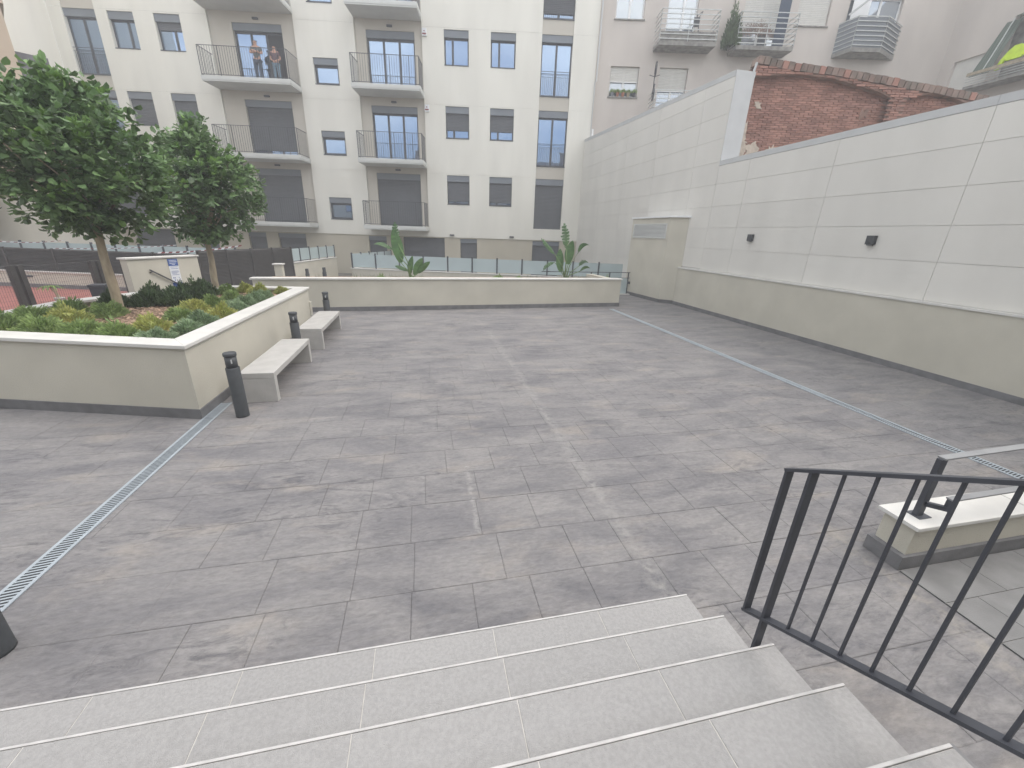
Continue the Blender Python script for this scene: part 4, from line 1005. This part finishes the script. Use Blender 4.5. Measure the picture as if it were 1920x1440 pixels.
# flowerpots on the sill
for i, (s_, c_) in enumerate(((.42, 'bluish'), (.72, 'reddish'), (1.02, 'terracotta'), (1.32, 'plain'), (1.64, 'dark'))):
    t = empty('flowerpot', OW(s_, -.02, 9.82), OA, '%s flowerpot on the window sill of the old building, %s' % (c_, ['leftmost', 'second from the left', 'middle one', 'second from right', 'rightmost'][i]), 'flowerpot', 'flowerpots on the old building window sill')
    MB().tube([(0, 0, 0), (0, 0, .2), (0, 0, .21)], [.07, .10, .09], 12).build('pot', ['shutter_box', 'terracotta', 'terracotta', 'bark', 'dark_metal'][i], t)
    v, f = shrub_mesh(400 + i, .13, .22, 130, 1, .05); o = raw(v, f, 'foliage', 'shrub_green', t); o.location = (0, 0, .16)
# climbing plant on balcony two
v, f = shrub_mesh(500, .42, 2.6, 3200, 1, .07); o = raw(v, f, 'climbing_plant', 'shrub_dark'); o.location = OW(6.35, -.55, 11.9); o.rotation_euler = (0, 0, OA); tag(o, 'tall dark conifer like plant on the left end of the second old balcony', 'plant')
v, f = shrub_mesh(501, 1.1, .9, 1500, 0, .05); o = raw(v, f, 'balcony_plant', 'brick_grey'); o.location = OW(7.7, -.55, 12.4); o.scale = (1, .25, 1); tag(o, 'dry brownish plants along the railing of the second old balcony', 'plant')
t = empty('hanging_cloth', OW(8.75, -.75, 12.1), OA, 'dark blue cloth hanging on the right of the second old balcony', 'cloth'); MB().box(-.28, .28, -.02, .02, 0, 2.6).build('cloth', 'jeans_dark', t)
# folded umbrella / chair and bicycle
t = empty('folding_chair', OW(4.3, -.5, 12.11), OA, 'folded dark chair on the first upper balcony of the old building', 'chair')
MB().tube([(-.3, 0, 0), (.1, 0, 1.3), (.35, 0, 1.45)], .025, 6).tube([(.3, 0, 0), (.2, 0, 1.2), (.35, 0, 1.45)], .025, 6).build('frame', 'dark_metal', t); MB().box(-.05, .25, -.02, .02, .8, 1.2).build('seat', 'dark_metal', t)
bk = empty('bicycle', OW(2.45, -.95, 9.3), OA + R(80), 'dark bicycle hung upright on the left end of the lower old balcony', 'bicycle')
def wheel(cx, cz, r_):
    P_ = [(cx + r_ * math.cos(a * math.pi / 10), 0, cz + r_ * math.sin(a * math.pi / 10)) for a in range(21)]
    wh = MB().tube(P_, .03, 6, False).build('wheel', 'dark_metal', bk); sp = MB()
    for a in range(10): sp.tube([(cx, 0, cz), P_[a * 2]], .004, 3)
    sp.build('spokes', 'rail_steel', wh)
wheel(0, 1.55, .34); wheel(-.1, .45, .34)
MB().tube([(0, 0, 1.55), (.18, 0, 1.25), (.12, 0, .85), (-.1, 0, .45)], .025, 6).tube([(.18, 0, 1.25), (-.12, 0, .8), (.12, 0, .85)], .022, 6).build('frame', 'frame_metal', bk)
MB().tube([(.16, -.28, 1.35), (.18, 0, 1.28), (.16, .28, 1.35)], .018, 6).build('handlebar', 'dark_metal', bk); MB().box(-.22, -.10, -.05, .05, .78, .84).build('saddle', 'dark_metal', bk)
t = empty('satellite_pipe', (9.62, 24.6, 7.55), 0, 'small white vent pipe on top of the far right wall', 'pipe'); MB().tube([(0, 0, -.2), (0, 0, .38)], .05, 10).build('pipe', 'white_trim', t)
MB().tube([(0, 0, .38), (0, 0, .42)], .065, 10).build('cowl', 'white_trim', t)

# side wing of the old building (x = 28.4, facing the court)
ow = empty('old_building_wing', (28.43, 21.45, 0), 0, 'stained grey side wing of the old building with a roller blind at the upper right', 'building')
wh_ = [(-2.25, -.55, 10.3, 11.71), (-9.5, -2.6, 10.3, 12.95)]
w = MB()
ysx = sorted({-14, .6, *[h[i] for h in wh_ for i in (0, 1)]}); zsx = sorted({0, 18, *[h[i] for h in wh_ for i in (2, 3)]})
for a, b in zip(ysx, ysx[1:]):
    for c, d in zip(zsx, zsx[1:]):
        if any(h[0] < (a + b) / 2 < h[1] and h[2] < (c + d) / 2 < h[3] for h in wh_): continue
        w.quad((0, a, c), (0, b, c), (0, b, d), (0, a, d))
for a, b, c, d in wh_:
    w.quad((0, a, c), (.3, a, c), (.3, a, d), (0, a, d)); w.quad((0, b, c), (.3, b, c), (.3, b, d), (0, b, d)); w.quad((0, a, c), (0, b, c), (.3, b, c), (.3, a, c)); w.quad((0, a, d), (0, b, d), (.3, b, d), (.3, a, d))
w.quad((0, -14, 18), (0, 0, 18), (8, 0, 18), (8, -14, 18)); w.build('wall', 'old_render', ow)
MB().box(.28, .32, -9.6, -2.5, 10.2, 13).build('loggia_back', 'old_slab', ow)
sb = MB(); z = 10.3
while z < 11.7: sb.box(.10, .12, -2.22, -.58, z, z + .064); z += .068
sb.build('roller_blind', 'old_shutter', ow)
MB().box(-.93, -.90, -9.4, -2.0, 10.56, 10.70).build('balcony_board', 'bark', ow)
MB().box(-.9, .0, -9.4, -2.0, 10.0, 10.12).build('balcony', 'old_slab', ow)
for k in range(5): MB().box(-.9, -.86, -9.4, -2.0, 10.2 + k * .11, 10.22 + k * .11).build('rail', 'rail_steel', ow)
t = empty('awning', (28.43, 19.0, 0), 0, 'green striped awning fabric hanging beside the right hand loggia', 'awning')
MB().add([(-.05, .1, 12.75), (-.9, .35, 10.5), (-.9, -.45, 10.5), (-.05, -.5, 12.7)], [(0, 1, 2, 3)]).build('fabric', 'awning', t)
MB().add([(-.05, -.5, 12.95), (-.05, -5, 12.95), (-.5, -5, 12.7), (-.5, -.4, 12.7)], [(0, 1, 2, 3)]).build('valance', 'awning', t); MB().bar((-.1, -.2, 12.8), (-.88, -.1, 10.5), .04, .04).build('arm', 'rail_steel', t)
t = empty('hi_vis_jacket', (27.95, 18.0, 0), 0, 'bright yellow hi-vis jacket drying on the balcony at the upper right edge', 'jacket')
JK = [(.62, 10.62), (.50, 11.0), (.30, 11.30), (.12, 11.46), (-.12, 11.46), (-.30, 11.32), (-.55, 10.95), (-.45, 10.85), (-.30, 11.0), (-.28, 10.9), (.28, 10.9), (.32, 11.0), (.48, 10.62)]
jm = MB(); n_ = len(JK); jm.add([(-.05, y_, z_) for y_, z_ in JK] + [(.05, y_, z_) for y_, z_ in JK], [tuple(range(n_)), tuple(range(n_, 2 * n_))] + [(i, (i + 1) % n_, n_ + (i + 1) % n_, n_ + i) for i in range(n_)]); jm.build('jacket', 'hi_vis', t)

# ================================================================== BRICK WALL
bq = empty('brick_wall', (10.10, 13.0, 0), OA, 'old red brick wall with blind arches rising above the right wall', 'wall')
topp = [(-.05, 7.50), (.1, 7.60), (.5, 7.56), (1.4, 7.44), (2.0, 7.41), (3.05, 7.31), (4.2, 7.17), (5.6, 7.01), (7.0, 6.83), (8.2, 6.62), (9.6, 6.4)]
def interp(P, x):
    if x <= P[0][0]: return P[0][1]
    for a, b in zip(P, P[1:]):
        if x <= b[0]: return a[1] + (b[1] - a[1]) * (x - a[0]) / (b[0] - a[0])
    return P[-1][1]
arch1 = [(-.05, 7.07), (.66, 7.14), (1.47, 7.18), (2.46, 7.11), (3.33, 6.94), (4.04, 6.79), (4.42, 6.64)]
arch2 = [(4.86, 6.62), (5.2, 6.75), (5.7, 6.80), (6.3, 6.72), (6.83, 6.56), (7.4, 6.3)]
def arch_z(s):
    if s < 4.42: return interp(arch1, s)
    if s < 4.86: return 0
    if s < 7.4: return interp(arch2, s)
    return 0
TP = [(s_ * .2, interp(topp, s_ * .2) - .20) for s_ in range(0, 48)]
core = MB(); n_ = len(TP)
core.add([(s_, .225, 4.3) for s_, z in TP] + [(s_, .225, z) for s_, z in TP] + [(s_, .5, z) for s_, z in TP], [(i, i + 1, n_ + i + 1, n_ + i) for i in range(n_ - 1)] + [(n_ + i, n_ + i + 1, 2 * n_ + i + 1, 2 * n_ + i) for i in range(n_ - 1)])
core.add([(0, .225, 4.3), (0, .5, 4.3), (0, .5, TP[0][1]), (0, .225, TP[0][1])], [(0, 1, 2, 3)]); core.build('mortar_bed', 'mortar', bq)
sp = MB()
for i in range(0, 94):
    s0 = i * .1; s1 = s0 + .1; m_ = s0 + .05; zt0, zt1 = interp(topp, s0) - .20, interp(topp, s1) - .20
    z0_, z1_ = (arch_z(s0 + .001), arch_z(s1 - .001)) if arch_z(m_) else (4.3, 4.3)
    sp.add([(s0, .015, z0_), (s1, .015, z1_), (s1, .225, z1_), (s0, .225, z0_), (s0, .015, zt0), (s1, .015, zt1), (s1, .225, zt1), (s0, .225, zt0)], [(0, 1, 5, 4), (4, 5, 6, 7), (0, 3, 2, 1)])
sp.build('spandrel_bed', 'mortar', bq)
brick_me = {}
def brick(s_, y, z, w_, h_, dpt, i, m='brick', tilt=0):
    key = (round(w_, 2), round(h_, 3), m)
    if key not in brick_me: brick_me[key] = MB().box(-w_ / 2, w_ / 2, 0, dpt, 0, h_).mesh('brick', m)
    o = inst(brick_me[key], 'brick', (s_, y, z), (0, tilt, 0), bq); return o
q = random.Random(21); nb = 0; stuffB = MB(); PIT = .062
s_ = .05
while s_ < 9.3:
    brick(s_ + .09, -.03 + q.uniform(-.012, .012), interp(topp, s_ + .09) - .20 + q.uniform(-.016, .012), .17, .20, .42, 0, 'brick_grey' if q.random() < .9 else 'brick', R(7 + q.uniform(-3, 3))); nb += 1; s_ += .192
rowz = 7.36; rk = 0; cand = []
while rowz > 4.5:
    s_ = -.14 if rk % 2 else 0.0
    while s_ < 9.3:
        a = max(s_, 0.01); b = min(s_ + .27, 9.35); m_ = (a + b) / 2
        if b - a > .06 and rowz + PIT < interp(topp, m_) - .19:
            az = arch_z(m_); proud = (az and rowz > az - .01) or (4.42 <= m_ < 4.86) or m_ > 7.4
            zmin = 4.75 + max(0, m_ - .2) * .265
            if rowz > zmin - .15 and not (az and rowz < az - .01 < rowz + PIT - .02 and False):
                cand.append((a, b, rowz, -.02 if proud else .20))
        s_ += .28
    rowz -= PIT; rk += 1
for a, b, z, y in cand:
    y += q.uniform(-.006, .006); w_ = b - a - .012; z += q.uniform(-.002, .002)
    if nb < 300 and abs(w_ - .258) < .002: brick((a + b) / 2, y, z, .258, .052, .05, 0); nb += 1
    else: stuffB.box(a + .006, b - .006, y, y + .05, z, z + .052)
stuffB.build('brick', 'brick_s', bq, kind='stuff')
def patch(pts, y, seed, m='plaster'):
    qq = random.Random(seed); c = Vector((sum(p[0] for p in pts) / len(pts), sum(p[1] for p in pts) / len(pts))); P = []
    for i in range(len(pts)):
        a = Vector(pts[i]); b = Vector(pts[(i + 1) % len(pts)])
        for k in range(5): p_ = a.lerp(b, k / 5); P.append(p_ + (p_ - c).normalized() * qq.uniform(-.07, .05))
    mb = MB(); n_ = len(P); mb.add([(p_.x, y, p_.y) for p_ in P] + [(p_.x, y + .03, p_.y) for p_ in P] + [(c.x, y - .004, c.y)], [(i, (i + 1) % n_, 2 * n_) for i in range(n_)] + [(i, (i + 1) % n_, n_ + (i + 1) % n_, n_ + i) for i in range(n_)])
    mb.build('plaster_patch', m, bq)
patch([(.03, 4.9), (.03, 6.0), (.22, 5.95), (.26, 5.45), (.34, 5.3), (.30, 4.9)], .183, 1)
patch([(.3, 4.9), (.34, 5.28), (.62, 5.42), (.72, 5.2), (.66, 4.9)], .182, 2)
patch([(.95, 5.0), (1.0, 5.24), (1.2, 5.30), (1.34, 5.15), (1.3, 5.0)], .183, 3)
patch([(.30, 6.35), (.30, 6.46), (.55, 6.48), (.56, 6.32)], .185, 4); patch([(3.72, 6.12), (3.75, 6.38), (3.98, 6.36), (3.95, 6.14)], .185, 5, 'mortar')
MB().bar((-.02, -.02, 7.08), (.03, -.04, 7.42), .05, .06).build('flashing', 'cap_metal', bq)

# ================================================================== building behind the viewer (seen in the window reflections)
nb_ = empty('facing_building', (0, -8, 0), 0, 'flats with pitched roofs behind the viewer, seen in window reflections', 'building')
MB().box(-30, 26, -10, 0, -.3, 9.6).build('wall', 'beige_render', nb_)
rf = MB(); rf.add([(-31, .6, 9.5), (27, .6, 9.5), (27, -5, 12.2), (-31, -5, 12.2), (-31, -10.6, 9.5), (27, -10.6, 9.5)], [(0, 1, 2, 3), (3, 2, 5, 4)]); rf.build('roof', 'dark_roof', nb_)
for x in (-14, -5.5, 7): MB().box(x, x + 1.6, -4.5, -3, 9.5, 13.2).build('chimney', 'brick_grey', nb_)
for x in range(-28, 25, 4):
    for z in (1.2, 4.6): 
        f_ = MB().box(x, x + 1.4, .001, .04, z, z + 1.7).build('window', 'frame_metal', nb_); MB().box(x + .08, x + 1.32, .041, .05, z + .08, z + 1.62).build('pane', 'glass', f_)
